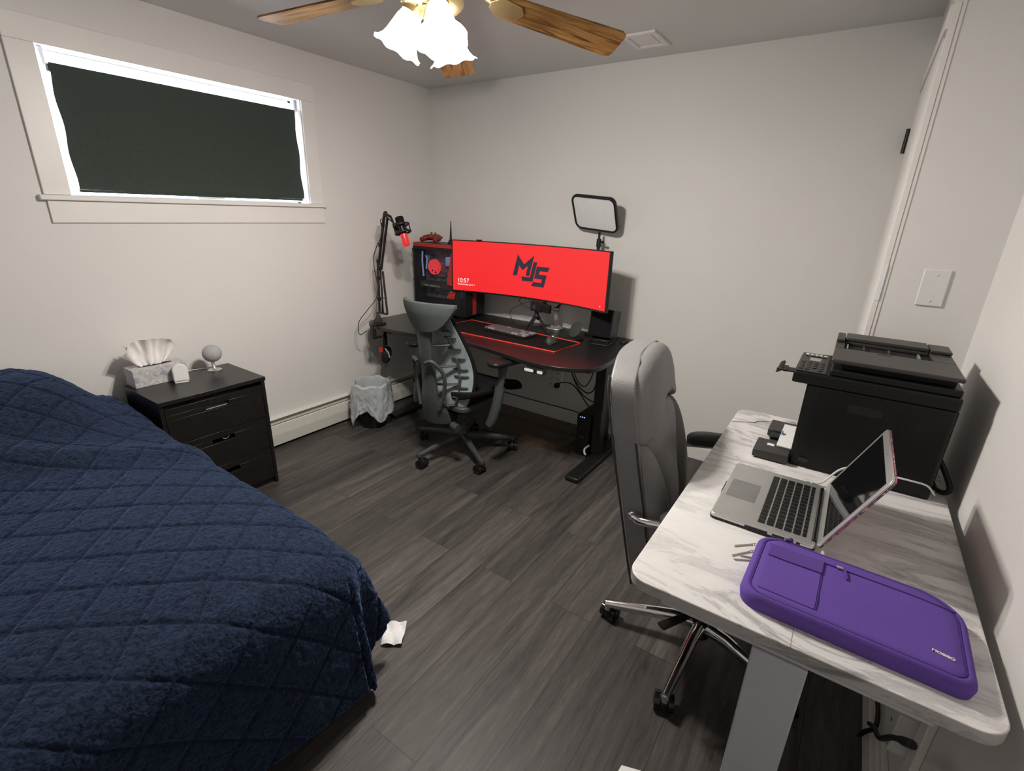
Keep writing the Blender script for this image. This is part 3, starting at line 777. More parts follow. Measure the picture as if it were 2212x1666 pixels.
# ---------------------------------------------------------------- waste bin
BN = thing('waste_bin', 'dark mesh waste bin with a white plastic liner by the heater', 'waste bin', (0.245, -0.93, 0))
MB().lathe([(1e-4, 0.0), (0.090, 0.0), (0.092, 0.006), (0.119, 0.308), (0.121, 0.310), (0.117, 0.308), (0.087, 0.012), (1e-4, 0.012)], 36).build('bin_body', M['black_gloss'], BN)
def lin(u, v):
    a = 2 * PI * u
    # v: inside bottom -> over the rim -> outside hem
    g = lambda c, w: math.exp(-(math.atan2(math.sin(a - c), math.cos(a - c)) / w) ** 2)
    hem = 0.130 - 0.118 * g(4.58, 0.20) + 0.015 * g(5.25, 0.22) - 0.072 * g(6.00, 0.36) - 0.03 * g(2.2, 0.6)
    cr = 0.0035 * math.sin(a * 7 + v * 5) + 0.002 * math.sin(a * 17 + v * 9) + 0.006 * noise.noise(Vector((math.cos(a) * 9, math.sin(a) * 9, v * 12)))
    if v < 0.35:
        t = v / 0.35
        r = 0.086 + 0.026 * t; z = 0.03 + 0.292 * t
        r += cr * 0.3
    elif v < 0.42:
        t = (v - 0.35) / 0.07
        r = 0.112 + 0.018 * t; z = 0.322 + 0.010 * math.sin(PI * t) + 0.006 * math.sin(a * 7)
        r += cr * 0.3
    else:
        t = (v - 0.42) / 0.58
        z = lerp(0.322 + 0.006 * math.sin(a * 7), max(0.02, hem), t)
        r = 0.1315 + cr * (0.5 + 1.6 * t) + 0.010 * t + 0.004
        r += t * (0.030 * g(4.58, 0.30) - 0.008 * g(5.25, 0.25) + 0.012 * g(0.3, 0.4))
    return (r * math.cos(a), r * math.sin(a), z)
MB().grid(lin, 140, 34, cu=True).build('liner', M['bag_liner'], BN, ang=25)
# ---------------------------------------------------------------- black standing desk
DZ = 0.73
DK = thing('standing_desk', 'black sit-stand desk with a curved front against the back wall', 'desk', (0, 0, 0))
front = catmull([(1.895, -0.50, 0), (1.908, -0.66, 0), (1.895, -0.785, 0), (1.82, -0.850, 0), (1.73, -0.893, 0), (1.60, -0.912, 0), (1.477, -0.898, 0), (1.24, -0.845, 0), (0.99, -0.803, 0), (0.80, -0.822, 0), (0.663, -0.863, 0), (0.516, -0.888, 0), (0.351, -0.893, 0), (0.21, -0.868, 0), (0.132, -0.82, 0), (0.104, -0.75, 0), (0.10, -0.60, 0)], 5)
poly = [(0.10, -0.03), (1.878, -0.03)] + [(p.x, p.y) for p in front]
MB().prism(poly, DZ - 0.025, DZ).build('desktop', M['desk_top'], DK, bevel=0.004, seg=3)
MB().bx(0.30, 1.74, -0.40, -0.34, 0.665, 0.7045).bx(0.24, 0.34, -0.70, -0.10, 0.66, 0.7045).bx(1.72, 1.82, -0.70, -0.10, 0.66, 0.7045).build('frame', M['powder_black'], DK, bevel=0.003)
for x in (0.275, 1.776):
    lg = MB().bx(x - 0.033, x + 0.033, -0.425, -0.335, 0.33, 0.6595).bx(x - 0.028, x + 0.028, -0.418, -0.342, 0.034, 0.33).build('leg', M['powder_black'], DK, bevel=0.004)
for x in (0.275, 1.805):
    MB().bx(x - 0.043, x + 0.043, -0.785, -0.10, 0.010, 0.034).bx(x - 0.035, x + 0.035, -0.76, -0.70, 0, 0.0099).bx(x - 0.035, x + 0.035, -0.18, -0.12, 0, 0.0099).build('foot', M['powder_black'], DK, bevel=0.006)
kp = MB().prism(rrect(1.530, 1.668, -0.0135, 0.0135, 0.013), 0.905, 0.934, T(0, 0, DZ - 0.040) @ RX(90)).bx(1.56, 1.64, -0.905, -0.86, DZ - 0.034, DZ - 0.0255).build('height_controller', M['black_plastic'], DK, bevel=0.002)
for x0, x1 in ((1.540, 1.600), (1.622, 1.658)):
    MB().prism(rrect(x0, x1, -0.0085, 0.0085, 0.008), 0.9342, 0.9350, T(0, 0, DZ - 0.040) @ RX(90)).build('button_strip', M['white_plastic'], kp)

# desk mat
DM = thing('desk_mat', 'wide black desk mat with a bright red stitched edge', 'desk mat', (0, 0, DZ))
mp_ = [(0.685, -0.655), (1.560, -0.655), (1.585, -0.380), (0.80, -0.285), (0.690, -0.295)]
mp_ = [(0.62, -0.652), (1.572, -0.660), (1.590, -0.367), (0.655, -0.295)]
MB().prism(mp_, 0.0003, 0.0035).build('pad', M['black_fabric'], DM, bevel=0.001)
MB().tube([(x, y, 0.0035) for x, y in mp_], 0.0042, 8, closed=True).build('edge_trim', M['red_trim'], DM)

# keyboard
KB = thing('keyboard', 'compact black keyboard with grey keycaps on the desk mat', 'keyboard', (1.105, -0.452, DZ + 0.0040), rz=-6.5)
MB().bx(-0.185, 0.185, -0.068, 0.068, 0.0, 0.017).build('case', M['black_plastic'], KB, bevel=0.003)
key0 = None
rows = [(0.048, [1] * 13 + [2]), (0.024, [1.5] + [1] * 12 + [1.5]), (0.0, [1.75] + [1] * 11 + [2.25]), (-0.024, [2.25] + [1] * 10 + [2.75]), (-0.048, [1.25, 1.25, 1.25, 6.25, 1.25, 1.25, 1.25, 1.25])]
proto = {}
for ry, ws in rows:
    x = -0.178
    tot = sum(ws); u = 0.356 / tot
    for i, wd_ in enumerate(ws):
        kw = wd_ * u - 0.003
        pale = (i in (0, len(ws) - 1) or (ry == 0.048 and i % 5 == 0) or (ry == -0.048 and i != 3) or x > 0.09) and (i * 7 + int(ry * 1000)) % 3 != 0
        kk = (round(kw, 4), pale)
        if kk not in proto:
            a, b = kw / 2, 0.0105
            k_ = MB().add([(-a, -b, 0), (a, -b, 0), (a, b, 0), (-a, b, 0), (-a + .0015, -b + .0015, 0.009), (a - .0015, -b + .0015, 0.009), (a - .0015, b - .0015, 0.009), (-a + .0015, b - .0015, 0.009)], [(0, 1, 2, 3), (4, 5, 6, 7), (0, 1, 5, 4), (1, 2, 6, 5), (2, 3, 7, 6), (3, 0, 4, 7)]).build('key', M['pale_key'] if pale else M['grey_key'], KB, smooth=False)
            proto[kk] = k_; k_.location = (x + wd_ * u / 2, ry, 0.0172)
        else: pcopy(proto[kk], KB, (x + wd_ * u / 2, ry, 0.0172))
        x += wd_ * u

# mouse
MS = thing('mouse', 'dark ergonomic computer mouse at the right of the keyboard', 'mouse', (1.447, -0.485, DZ + 0.004), rz=12)
def mo(u, v):
    a = 2 * PI * u
    x = 0.036 * math.cos(a) * (1 + 0.15 * math.sin(a)) ; y = 0.060 * math.sin(a)
    s = math.cos(v * PI / 2)
    z = 0.042 * math.sin(v * PI / 2) * (1 - 0.25 * math.sin(a) * s) * (1 + 0.15 * math.cos(a) * s * -1)
    return (x * s - 0.010 * (1 - s) * 0.4, y * s - 0.008 * (1 - s), z)
MB().grid(mo, 36, 10, cu=True).build('shell', M['graphite'], MS)
MB().prism([(0.043 * math.cos(a) - 0.006, 0.060 * math.sin(a)) for a in [2 * PI * i / 28 for i in range(28)]], 0.0, 0.006).build('thumb_rest', M['black_gloss'], MS, bevel=0.002)
MB().cyl((-0.004, 0.035, 0.031), (0.004, 0.035, 0.031), 0.008, n=16).build('wheel', M['silver'], MS)

# ---------------------------------------------------------------- monitor on its arm
MC = (1.135, -0.262)
RAD = 1.8; CH = 1.215
MO = thing('curved_monitor', 'very wide curved monitor showing a bright red lock screen', 'monitor', (MC[0], MC[1], 1.123))
half = math.asin(CH / 2 / RAD)
def mcurve(s, d=0):      # s along the arc from the centre; concave side towards -y
    a = s / RAD
    return ((RAD - d) * math.sin(a), -RAD + (RAD - d) * math.cos(a) + 0.0)
SL = half * RAD
def mpt(s, z, d):
    x, y = mcurve(s, d); return (x, y, z)
def slab(s0, s1, z0, z1, d0, d1, n=40):
    mb = MB(); g = []
    for i in range(n + 1):
        s = lerp(s0, s1, i / n)
        g += [mpt(s, z0, d0), mpt(s, z1, d0), mpt(s, z1, d1), mpt(s, z0, d1)]
    fs = []
    for i in range(n):
        a = i * 4; b = a + 4
        for k in range(4): fs.append((a + k, a + (k + 1) % 4, b + (k + 1) % 4, b + k))
    fs += [(0, 1, 2, 3), (n * 4 + 3, n * 4 + 2, n * 4 + 1, n * 4)]
    return mb.add(g, fs)
hz = 0.181
slab(-SL, SL, -hz, hz, -0.022, 0.0).build('back_shell', M['black_plastic'], MO, bevel=0.003)
bz = slab(-SL, SL, -hz, -hz + 0.011, 0.0002, 0.004)
for q in ((-SL, SL, hz - 0.006, hz), (-SL, -SL + 0.007, -hz + .011, hz - .006), (SL - 0.007, SL, -hz + .011, hz - .006)):
    t2 = slab(*q, 0.0002, 0.004); bz.add(t2.v, t2.f)
bz.build('bezel', M['black_gloss'], MO, smooth=False)
slab(-SL + 0.007, SL - 0.007, -hz + 0.011, hz - 0.006, 0.0003, 0.0022).build('screen', M['screen_red'], MO)
def onscreen(poly, name, m):        # flat polygons laid on the curved panel: (s, z) pairs
    mb = MB()
    for pl in poly:
        n = len(pl)
        mb.add([mpt(s, z, 0.0026) for s, z in pl] , [tuple(range(n))])
    return mb.build(name, m, MO, smooth=False)
Mpoly = [(-0.143, -0.031), (-0.108, 0.110), (-0.056, 0.048), (0.022, 0.111), (-0.013, -0.027), (-0.041, -0.027), (-0.026, 0.040), (-0.067, 0.007), (-0.095, 0.038), (-0.110, -0.030)]
Jpoly = [(0.018, 0.069), (0.048, 0.069), (0.016, -0.062), (-0.069, -0.063), (-0.074, -0.033), (-0.007, -0.034)]
Spoly = [(0.0455, 0.042), (0.149, 0.043), (0.132, 0.012), (0.069, 0.013), (0.064, -0.009), (0.128, -0.010), (0.107, -0.091), (0.005, -0.090), (0.021, -0.062), (0.085, -0.061), (0.090, -0.039), (0.027, -0.038)]
for pl in (Mpoly, Jpoly, Spoly):
    onscreen([pl], 'emblem', M['screen_logo'])
def curve_text(name, s, size, s0, z0):
    o = text(name, s, size, M['screen_white'], Matrix.Identity(4), MO, depth=0.0002)
    for v_ in o.data.vertices:
        x, y = mcurve(s0 + v_.co.x, 0.0026 + v_.co.z)
        v_.co = Vector((x, y, z0 + v_.co.y))
    return o
curve_text('clock_text', '10:57', 0.042, -SL + 0.040, -0.112)
curve_text('date_text', 'Wednesday, June 1', 0.0175, -SL + 0.042, -0.131)
onscreen([[(SL - 0.052, -0.150), (SL - 0.046, -0.150), (SL - 0.046, -0.144), (SL - 0.052, -0.144)]], 'network_icon', M['screen_white'])
MB().bx(-0.42, -0.385, -0.066, -0.040, hz + 0.0002, hz + 0.009).build('light_bar_foot', M['black_plastic'], MO, bevel=0.003)

AR = thing('monitor_arm', 'silver clamp-on monitor arm at the back of the desk', 'monitor arm', (1.262, -0.105, DZ))
MB().prism([(-0.055, -0.045), (-0.035, -0.060), (0.035, -0.060), (0.055, -0.045), (0.055, 0.045), (-0.055, 0.045)], 0.0003, 0.012).lathe([(0.045, 0.012), (0.034, 0.030), (1e-4, 0.030)], 6).build('clamp_base', M['silver'], AR, bevel=0.003)
MB().cyl((0, 0, 0.03), (0, 0, 0.215), 0.0195, n=24).build('post', M['silver'], AR)
MB().cyl((0, 0, 0.150), (0, 0, 0.157), 0.0215, n=24).cyl((0, 0, 0.128), (0, 0, 0.132), 0.0208, n=24).build('cable_tie', M['cable'], AR)
MB().cyl((0, 0, 0.2152), (0, 0, 0.265), 0.028, n=24).tube([(0, 0, 0.24), (-0.12, 0.02, 0.262), (-0.20, -0.01, 0.285)], 0.020, 14).bx(-0.26, -0.12, -0.075, -0.012, 0.30, 0.45).tube([(-0.20, -0.01, 0.285), (-0.19, -0.03, 0.34)], 0.018, 12).build('swing_arm', M['silver'], AR, bevel=0.002)
MB().tube([(0.012, -0.02, 0.155), (0.10, -0.03, 0.235), (0.15, -0.05, 0.270)], 0.007, 8).build('cable_cover', M['black_plastic'], AR)

# ---------------------------------------------------------------- computer tower
PC = thing('computer_tower', 'black and red computer tower with a glass side panel', 'computer', (0.36, -0.215, DZ))
xa, xb, ya, yb, zt = -0.26, 0.26, -0.115, 0.115, 0.532
MB().bx(xa, xb, yb - 0.008, yb, 0.025, zt - 0.05).bx(xa, xa + 0.008, ya + .002, yb - .008, 0.025, zt - 0.05).bx(xa + .008, xb, ya + .002, yb - .008, 0.025, 0.033).bx(xb - 0.035, xb, ya, yb - .008, 0.033, zt - 0.05).bx(xa, xb, ya, yb, zt - 0.05, zt - 0.028).bx(xa, xa + 0.014, ya, ya + 0.012, 0.02, zt - 0.05).bx(xa + .014, xb - .035, ya, ya + 0.01, 0.02, 0.045).build('case', M['black_plastic'], PC, bevel=0.002)
MB().bx(xa + 0.002, xb, ya, ya + 0.012, zt - 0.0278, zt - 0.002).bx(xa + 0.002, xb, yb - 0.012, yb, zt - 0.0278, zt - 0.002).build('top_rail', M['red'], PC, bevel=0.002)
MB().bx(xa, xb - 0.01, ya + 0.0125, yb - 0.0125, zt - 0.0278, zt).build('top_cover', M['black_plastic'], PC, bevel=0.003)
MB().add([(0.085, ya - 0.006, zt - 0.29), (0.150, ya - 0.006, zt - 0.29), (0.150, ya - 0.006, zt - 0.06), (0.130, ya - 0.006, zt - 0.06), (0.085, ya - 0.001, zt - 0.29), (0.150, ya - 0.001, zt - 0.29), (0.150, ya - 0.001, zt - 0.06), (0.130, ya - 0.001, zt - 0.06)], [(0, 1, 2, 3), (4, 7, 6, 5), (0, 4, 5, 1), (1, 5, 6, 2), (2, 6, 7, 3), (3, 7, 4, 0)]).build('red_pillar', M['red'], PC)
MB().bx(0.150, 0.2249, ya - 0.004, ya - 0.0002, zt - 0.50, zt - 0.056).build('front_cheek', M['black_plastic'], PC, bevel=0.001)
MB().prism([(0.080, -0.386), (0.158, -0.386), (0.176, -0.330), (0.120, -0.330)], 0.1165, 0.124, T(0, 0, zt - 0.0) @ RX(90)).build('red_wedge', M['red'], PC, bevel=0.001)
MB().bx(xb - 0.002, xb + 0.004, -0.030, 0.010, 0.03, zt - 0.06).build('front_stripe', M['red'], PC, bevel=0.001)
MB().bx(xb - 0.002, xb + 0.002, 0.0102, 0.10, 0.03, zt - 0.06).build('front_grille', M['black_plastic'], PC)
MB().bx(xa - 0.012, xa - 0.0002, ya + 0.004, ya + 0.020, zt - 0.075, zt - 0.045).lathe([(0.010, 0), (0.010, 0.008), (1e-4, 0.009)], 14, T(xa - 0.001, ya + 0.012, 0.25) @ RY(-90)).build('panel_hinge', M['black_plastic'], PC, bevel=0.001)
MB().bx(xa + 0.0145, 0.149, ya + 0.0002, ya + 0.0035, 0.046, zt - 0.0502).build('side_glass', M['pc_glass'], PC, smooth=False)
MB().bx(xa + 0.01, xb - 0.04, 0.012, 0.016, 0.04, zt - 0.055).bx(-0.20, -0.165, -0.03, 0.0119, zt - 0.22, zt - 0.09).bx(-0.10, -0.02, -0.018, 0.0119, zt - 0.25, zt - 0.235).build('main_board', M['board'], PC)
MB().bx(xa + 0.03, 0.14, -0.088, 0.0118, zt - 0.300, zt - 0.292).bx(xa + 0.04, 0.14, -0.085, 0.0118, zt - 0.330, zt - 0.3005).build('graphics_card', M['graphite'], PC, bevel=0.002)
text('card_lettering', 'EVGA  GEFORCE RTX', 0.017, M['logo_white'], T(xa + 0.085, -0.0862, zt - 0.322) @ RX(90), PC)
MB().lathe([(0.050, 0), (0.056, 0), (0.056, 0.022), (0.050, 0.022)], 36, T(-0.098, -0.040, zt - 0.178) @ RX(90), closed=True).build('fan_ring', M['led_red'], PC)
fb = MB().lathe([(0.013, 0), (0.013, 0.016), (1e-4, 0.018)], 20)
for k in range(7):
    fb.box((0.031, 0, 0.008), (0.036, 0.030, 0.0015), RZ(51.4 * k) @ RX(22))
fb.build('fan_rotor', M['led_red'], PC, loc=(-0.098, -0.040, zt - 0.178), rot=(PI / 2, 0, 0))
for i in range(3):
    MB().bx(-0.005 + i * 0.015, 0.001 + i * 0.015, -0.030, 0.0118, zt - 0.165, zt - 0.100).build('memory_stick', M['led_cool'], PC)
MB().tube([(-0.232, -0.04, zt - 0.07), (-0.238, -0.04, zt - 0.14), (-0.228, -0.04, zt - 0.26)], 0.006, 8).tube([(-0.200, -0.04, zt - 0.10), (-0.185, -0.04, zt - 0.12), (-0.198, -0.04, zt - 0.20)], 0.005, 8).build('light_strip', M['led_cool'], PC)
MB().bx(0.118, 0.130, -0.02, 0.02, zt - 0.39, zt - 0.335).build('purple_light', M['led_purple'], PC)
MB().bx(xa + 0.02, 0.10, -0.05, 0.0118, 0.05, 0.11).build('power_supply_shroud', M['black_plastic'], PC, bevel=0.002)
for x in (xa + 0.05, xb - 0.07):
    MB().bx(x - 0.03, x + 0.03, -0.09, 0.09, 0.0004, 0.0249).build('foot', M['black_plastic'], PC, bevel=0.004)

GP = thing('game_controller', 'dark red game controller lying on top of the computer tower', 'game controller', (0.205, -0.215, DZ + zt + 0.0005), rz=-4)
gm = MB()
gm.tube(catmull([(-0.075, -0.060, 0.014), (-0.070, -0.025, 0.026), (-0.050, 0.010, 0.034), (0.0, 0.018, 0.035), (0.050, 0.010, 0.034), (0.070, -0.025, 0.026), (0.075, -0.060, 0.014)], 5), [0.0135] + [0.018] * 4 + [0.022] * 4 + [0.024] * 5 + [0.022] * 3 + [0.024] * 5 + [0.022] * 4 + [0.018] * 4 + [0.0135], 14, flat=(1.0, 1.0))
gm.ball((0, 0.006, 0.034), 0.05, 24, sx=1.1, sy=0.75, sz=0.42)
gm.build('shell', M['red_plastic'], GP)
for x, y in ((-0.038, 0.020), (0.020, 0.004)):
    MB().lathe([(0.006, 0), (0.006, 0.012), (0.010, 0.015), (0.010, 0.018), (1e-4, 0.017)], 16).build('thumb_stick', M['red_plastic'], GP, loc=(x, y, 0.052))
for s in (-1, 1):
    MB().box((s * 0.045, 0.036, 0.036), (0.034, 0.016, 0.014)).build('trigger', M['black_plastic'], GP, bevel=0.004)

AN = thing('wifi_antenna', 'slim upright black antenna on top of the computer tower', 'antenna', (0.392, -0.225, DZ + zt + 0.0005))
MB().add([(-.020, -.016, 0), (.020, -.016, 0), (.020, .016, 0), (-.020, .016, 0), (-.008, -.008, .03), (.012, -.008, .03), (.012, .008, .03), (-.008, .008, .03)], [(3, 2, 1, 0), (4, 5, 6, 7), (0, 1, 5, 4), (1, 2, 6, 5), (2, 3, 7, 6), (3, 0, 4, 7)]).build('foot', M['black_plastic'], AN, bevel=0.002)
MB().tube([(0, 0, 0.028), (0.001, 0, 0.10), (0.003, 0, 0.160)], [0.012, 0.0075, 0.0035], 10, flat=(1, 0.6)).build('mast', M['black_plastic'], AN)

# ---------------------------------------------------------------- microphone on a boom arm
BM_ = thing('boom_arm', 'thin black spring boom arm clamped to the left end of the desk', 'boom arm', (0, 0, 0))
b0, b1, b2 = Vector((0.222, -0.790, 0.80)), Vector((0.192, -0.75, 1.115)), Vector((0.286, -0.75, 1.462))
MB().bx(0.215, 0.29, -0.868, -0.798, DZ + 0.0003, DZ + 0.012).bx(0.254, 0.286, -0.915, -0.903, DZ - 0.09, DZ + 0.012).bx(0.254, 0.286, -0.903, -0.868, DZ + 0.0003, DZ + 0.012).bx(0.254, 0.286, -0.903, -0.84, DZ - 0.09, DZ - 0.078).cyl((0.245, -0.862, DZ - 0.10), (0.245, -0.862, DZ - 0.026), 0.006, n=10).build('clamp', M['powder_black'], BM_, bevel=0.002)
MB().lathe([(0.040, 0), (0.040, 0.004), (0.010, 0.055), (0.009, 0.07), (1e-4, 0.07)], 4, T(0.236, -0.826, DZ + 0.0122)).build('swivel_cone', M['powder_black'], BM_, bevel=0.002)
def rods(p, q, off, r, mb):
    for s in (-1, 1):
        o_ = Vector((off * s, 0, 0)); mb.tube([p + o_, q + o_], r, 6)
    return mb
rods(b0 + Vector((0.03, 0.0, 0)), b1 + Vector((0.012, 0, 0)), 0.0, 0.006, MB()).tube([b0 + Vector((-0.006, 0, 0)), b1 + Vector((-0.010, 0, 0.02))], 0.0085, 8).tube([b0 + Vector((0.075, 0.0, 0.0)), b1 + Vector((0.035, 0, -0.03))], 0.0075, 8).tube([b0 + Vector((-0.006, 0, 0.0)), b0 + Vector((0.075, 0, 0.0))], 0.007, 8).tube([b0 + Vector((0.005, 0, 0.11)), b0 + Vector((0.058, 0, 0.11))], 0.003, 6).build('lower_arm', M['powder_black'], BM_)
MB().tube([b0 + Vector((0.03, -0.008, 0.012)), b0 + Vector((0.045, -0.008, 0.16)), b1 + Vector((0.02, -0.008, -0.04))], 0.0045, 8).build('spring', M['black_plastic'], BM_)
MB().tube([b1 + Vector((-0.012, 0, -0.03)), b2 + Vector((-0.012, 0, 0))], 0.0095, 8).tube([b1 + Vector((0.020, 0, -0.02)), b2 + Vector((0.018, 0, -0.02))], 0.0085, 8).ball(b1, 0.021, 12, sy=.6).tube([b1 + Vector((0.026, -0.006, 0.10)), b1 + Vector((0.062, -0.006, 0.235))], 0.005, 8).build('upper_arm', M['powder_black'], BM_)
MB().ball(b2, 0.020, 12, sy=.6).tube([b2, b2 + Vector((0.045, 0, -0.015))], 0.009, 8).tube([b2 + Vector((0.045, 0, -0.01)), b2 + Vector((0.085, 0, -0.075))], 0.007, 8).tube([b2 + Vector((0.01, 0, -0.02)), b2 + Vector((0.075, 0, -0.055))], 0.004, 6).tube([b2 + Vector((0.078, 0, -0.058)), b2 + Vector((0.108, 0, -0.118))], 0.014, 10).build('head_joint', M['powder_black'], BM_)
for t in (0.10, 0.42, 0.80):
    p = b1.lerp(b2, t) + Vector((-0.012, 0, 0)); MB().tube([p + Vector((-0.004, 0, -0.012)), p + Vector((0.0, 0, 0.012))], 0.0135, 10).build('cable_strap', M['black_plastic'], BM_)
for t in (0.30, 0.75):
    p = b0.lerp(b1, t) + Vector((-0.008, 0, 0)); MB().tube([p + Vector((0, 0, -0.012)), p + Vector((0.0, 0, 0.012))], 0.0135, 10).build('cable_strap', M['black_plastic'], BM_)
cab = catmull([b2 + Vector((0.03, -0.01, -0.03)), b2 + Vector((-0.03, -0.02, -0.04)), b2 + Vector((-0.022, -0.012, -0.12)), b1 + Vector((0.005, -0.012, 0.14)), b1 + Vector((-0.035, -0.012, 0.06)), b1 + Vector((-0.035, -0.012, -0.03)), b1 + Vector((-0.012, -0.012, -0.13)), b0 + Vector((-0.02, -0.012, 0.10)), b0 + Vector((-0.06, -0.06, 0.02)), b0 + Vector((-0.095, -0.115, -0.065)), b0 + Vector((-0.070, -0.135, -0.145)), b0 + Vector((0.01, -0.138, -0.105))], 6)
o = MB().tube(cab, 0.0028, 6).build('microphone_cable', M['cable'])
tag(o, 'thin black cable strapped along the boom arm', 'cable')

MI = thing('microphone', 'lit red microphone in a black shock mount on the boom arm', 'microphone', (0, 0, 0))
m0, m1 = Vector((0.418, -0.757, 1.448)), Vector((0.482, -0.757, 1.270))
ax = (m1 - m0).normalized()
MB().tube([m0 + ax * 0.112, m1 - ax * 0.010, m1], [0.024, 0.024, 0.018], 20).build('body', M['mic_red'], MI)
MB().tube([m0 + ax * 0.062, m0 + ax * 0.1118], [0.0235, 0.0235], 20).build('collar', M['black_plastic'], MI)
MB().tube([m0, m0 + ax * 0.006, m0 + ax * 0.058, m0 + ax * 0.0618], [0.022, 0.028, 0.028, 0.024], 20).build('foam_cap', M['black_fabric'], MI)
mc = m0 + ax * 0.075
e1 = ax.orthogonal().normalized(); e2 = ax.cross(e1)
sm = MB()
for off, rr in ((-0.022, 0.050), (0.026, 0.050)):
    sm.tube([mc + ax * off + (e1 * math.cos(a) + e2 * math.sin(a)) * rr for a in [2 * PI * i / 32 for i in range(32)]], 0.0062, 8, closed=True)
for k in range(8):
    a = 2 * PI * k / 8; d_ = e1 * math.cos(a) + e2 * math.sin(a); d2 = e1 * math.cos(a + .4) + e2 * math.sin(a + .4)
    sm.tube([mc + ax * -0.026 + d_ * 0.052, mc + d2 * 0.0245 + ax * 0.002], 0.0025, 6)
    sm.tube([mc + ax * 0.030 + d_ * 0.052, mc + d2 * 0.0245 + ax * 0.002], 0.0025, 6)
for k in range(4):
    a = 2 * PI * k / 4 + .3; d_ = (e1 * math.cos(a) + e2 * math.sin(a)) * 0.052
    sm.tube([mc + ax * -0.026 + d_, mc + ax * 0.030 + d_], 0.004, 6)
sm.tube([mc + Vector((-0.05, 0, 0.0)), mc + Vector((-0.062, 0, 0.012))], 0.010, 10)
sm.build('shock_mount', M['black_plastic'], MI)

# headphones on a hook under the desk end
HP = thing('headphones', 'black headset with a red accent hanging below the left desk end', 'headphones', (0.285, -0.815, 0.475), rz=42)
arc = [(0.0, 0.062 * math.sin(a), 0.105 + 0.085 * math.cos(a)) for a in [-1.75 + 3.5 * i / 24 for i in range(25)]]
MB().tube(arc, 0.011, 10, flat=(1.5, .7)).build('headband', M['black_fabric'], HP)
for s in (-1, 1):
    MB().lathe([(1e-4, 0.026), (0.030, 0.024), (0.040, 0.014), (0.044, 0.0), (0.040, -0.016), (0.02, -0.018), (1e-4, -0.016)], 24, T(0, s * 0.062, 0.035) @ RX(-90 * s) @ Matrix.Diagonal((0.85, 1.1, 1, 1))).build('ear_cup', M['black_plastic'], HP)
    MB().tube([(0.0, s * 0.068, 0.105), (0.028, s * 0.075, 0.07), (0.034, s * 0.080, 0.035)], 0.005, 8).build('yoke', M['silver'], HP)
MB().tube([(-0.02, -0.087, 0.05), (-0.028, -0.09, 0.02)], 0.002, 6).build('logo_mark', M['red'], HP)
MB().tube([(-0.02, -0.066, 0.105), (-0.022, -0.07, 0.075)], 0.015, 12).build('hinge', M['red'], HP)
MB().tube([(0.012, -0.062, -0.012), (0.018, -0.064, -0.028), (0.008, -0.064, -0.040), (-0.002, -0.063, -0.028), (0.004, -0.062, -0.012)], 0.0022, 6).build('cable_loop', M['cable'], HP)
HK = thing('headphone_hook', 'black hook screwed under the left end of the desk', 'hook', (0.285, -0.80, 0.705))
MB().bx(-0.03, 0.03, -0.03, 0.03, -0.006, -0.0004).tube(catmull([(0, 0.0, -0.006), (0, 0.0, -0.030), (0.0, 0.0, -0.0275)], 4), 0.005, 8).bx(-0.03, 0.05, -0.008, 0.008, -0.036, -0.028).bx(0.05, 0.056, -0.008, 0.008, -0.036, -0.018).build('bracket', M['black_plastic'], HK)

# camera on a small tripod
CA = thing('compact_camera', 'small black camera seen from behind on a mini tripod', 'camera', (1.208, -0.285, DZ + 0.142), rz=-14)
MB().bx(-0.052, 0.052, -0.014, 0.020, 0.0, 0.066).build('body', M['black_plastic'], CA, bevel=0.005)
MB().bx(0.053, 0.125, -0.010, 0.012, 0.004, 0.060).build('flip_screen', M['black_gloss'], CA, bevel=0.003)
MB().cyl((0, 0.02, 0.033), (0, 0.075, 0.033), 0.026, n=24).build('lens', M['black_gloss'], CA)
MB().lathe([(0.016, 0), (0.016, 0.004), (0.009, 0.005), (1e-4, 0.005)], 20, T(-0.012, -0.0142, 0.028) @ RX(90)).build('control_dial', M['graphite'], CA)
TP = thing('mini_tripod', 'black mini tripod standing on the desk behind the keyboard', 'tripod', (1.208, -0.285, DZ), rz=-14)
MB().ball((0, 0, 0.110), 0.021, 16).tube([(0, 0, 0.112), (0, 0, 0.141)], [0.012, 0.016], 12).tube([(0, 0, 0.11), (0.03, -0.012, 0.098)], 0.012, 10).build('ball_head', M['black_plastic'], TP)
for dx, dy in ((-0.050, -0.055), (-0.012, -0.060), (0.085, 0.030)):
    MB().tube([(dx * .15, dy * .15, 0.108), (dx, dy, 0.006)], [0.013, 0.009], 10, flat=(1, .7)).build('leg', M['black_plastic'], TP)
    MB().ball((dx, dy, 0.0085), 0.008, 10).build('foot', M['graphite'], TP)
o = MB().tube(catmull([(1.155, -0.275, 0.925), (1.10, -0.27, 0.955), (1.05, -0.26, 0.93), (1.06, -0.25, 0.90), (1.12, -0.22, 0.872), (1.20, -0.15, 0.868), (1.242, -0.118, 0.862)], 7), 0.0022, 6).build('camera_cable', M['cable'])
tag(o, 'black cable looping from the camera to the monitor arm', 'cable')
o = MB().tube(catmull([(1.155, -0.276, 0.932), (1.09, -0.28, 0.91), (0.99, -0.28, 0.85), (0.985, -0.26, 0.79), (1.02, -0.24, 0.742), (1.05, -0.20, 0.7335), (1.12, -0.14, 0.7335), (1.16, -0.10, 0.7335)], 7), 0.0022, 6).build('power_cable', M['cable'])
tag(o, 'black cable drooping from the camera down onto the desk', 'cable')

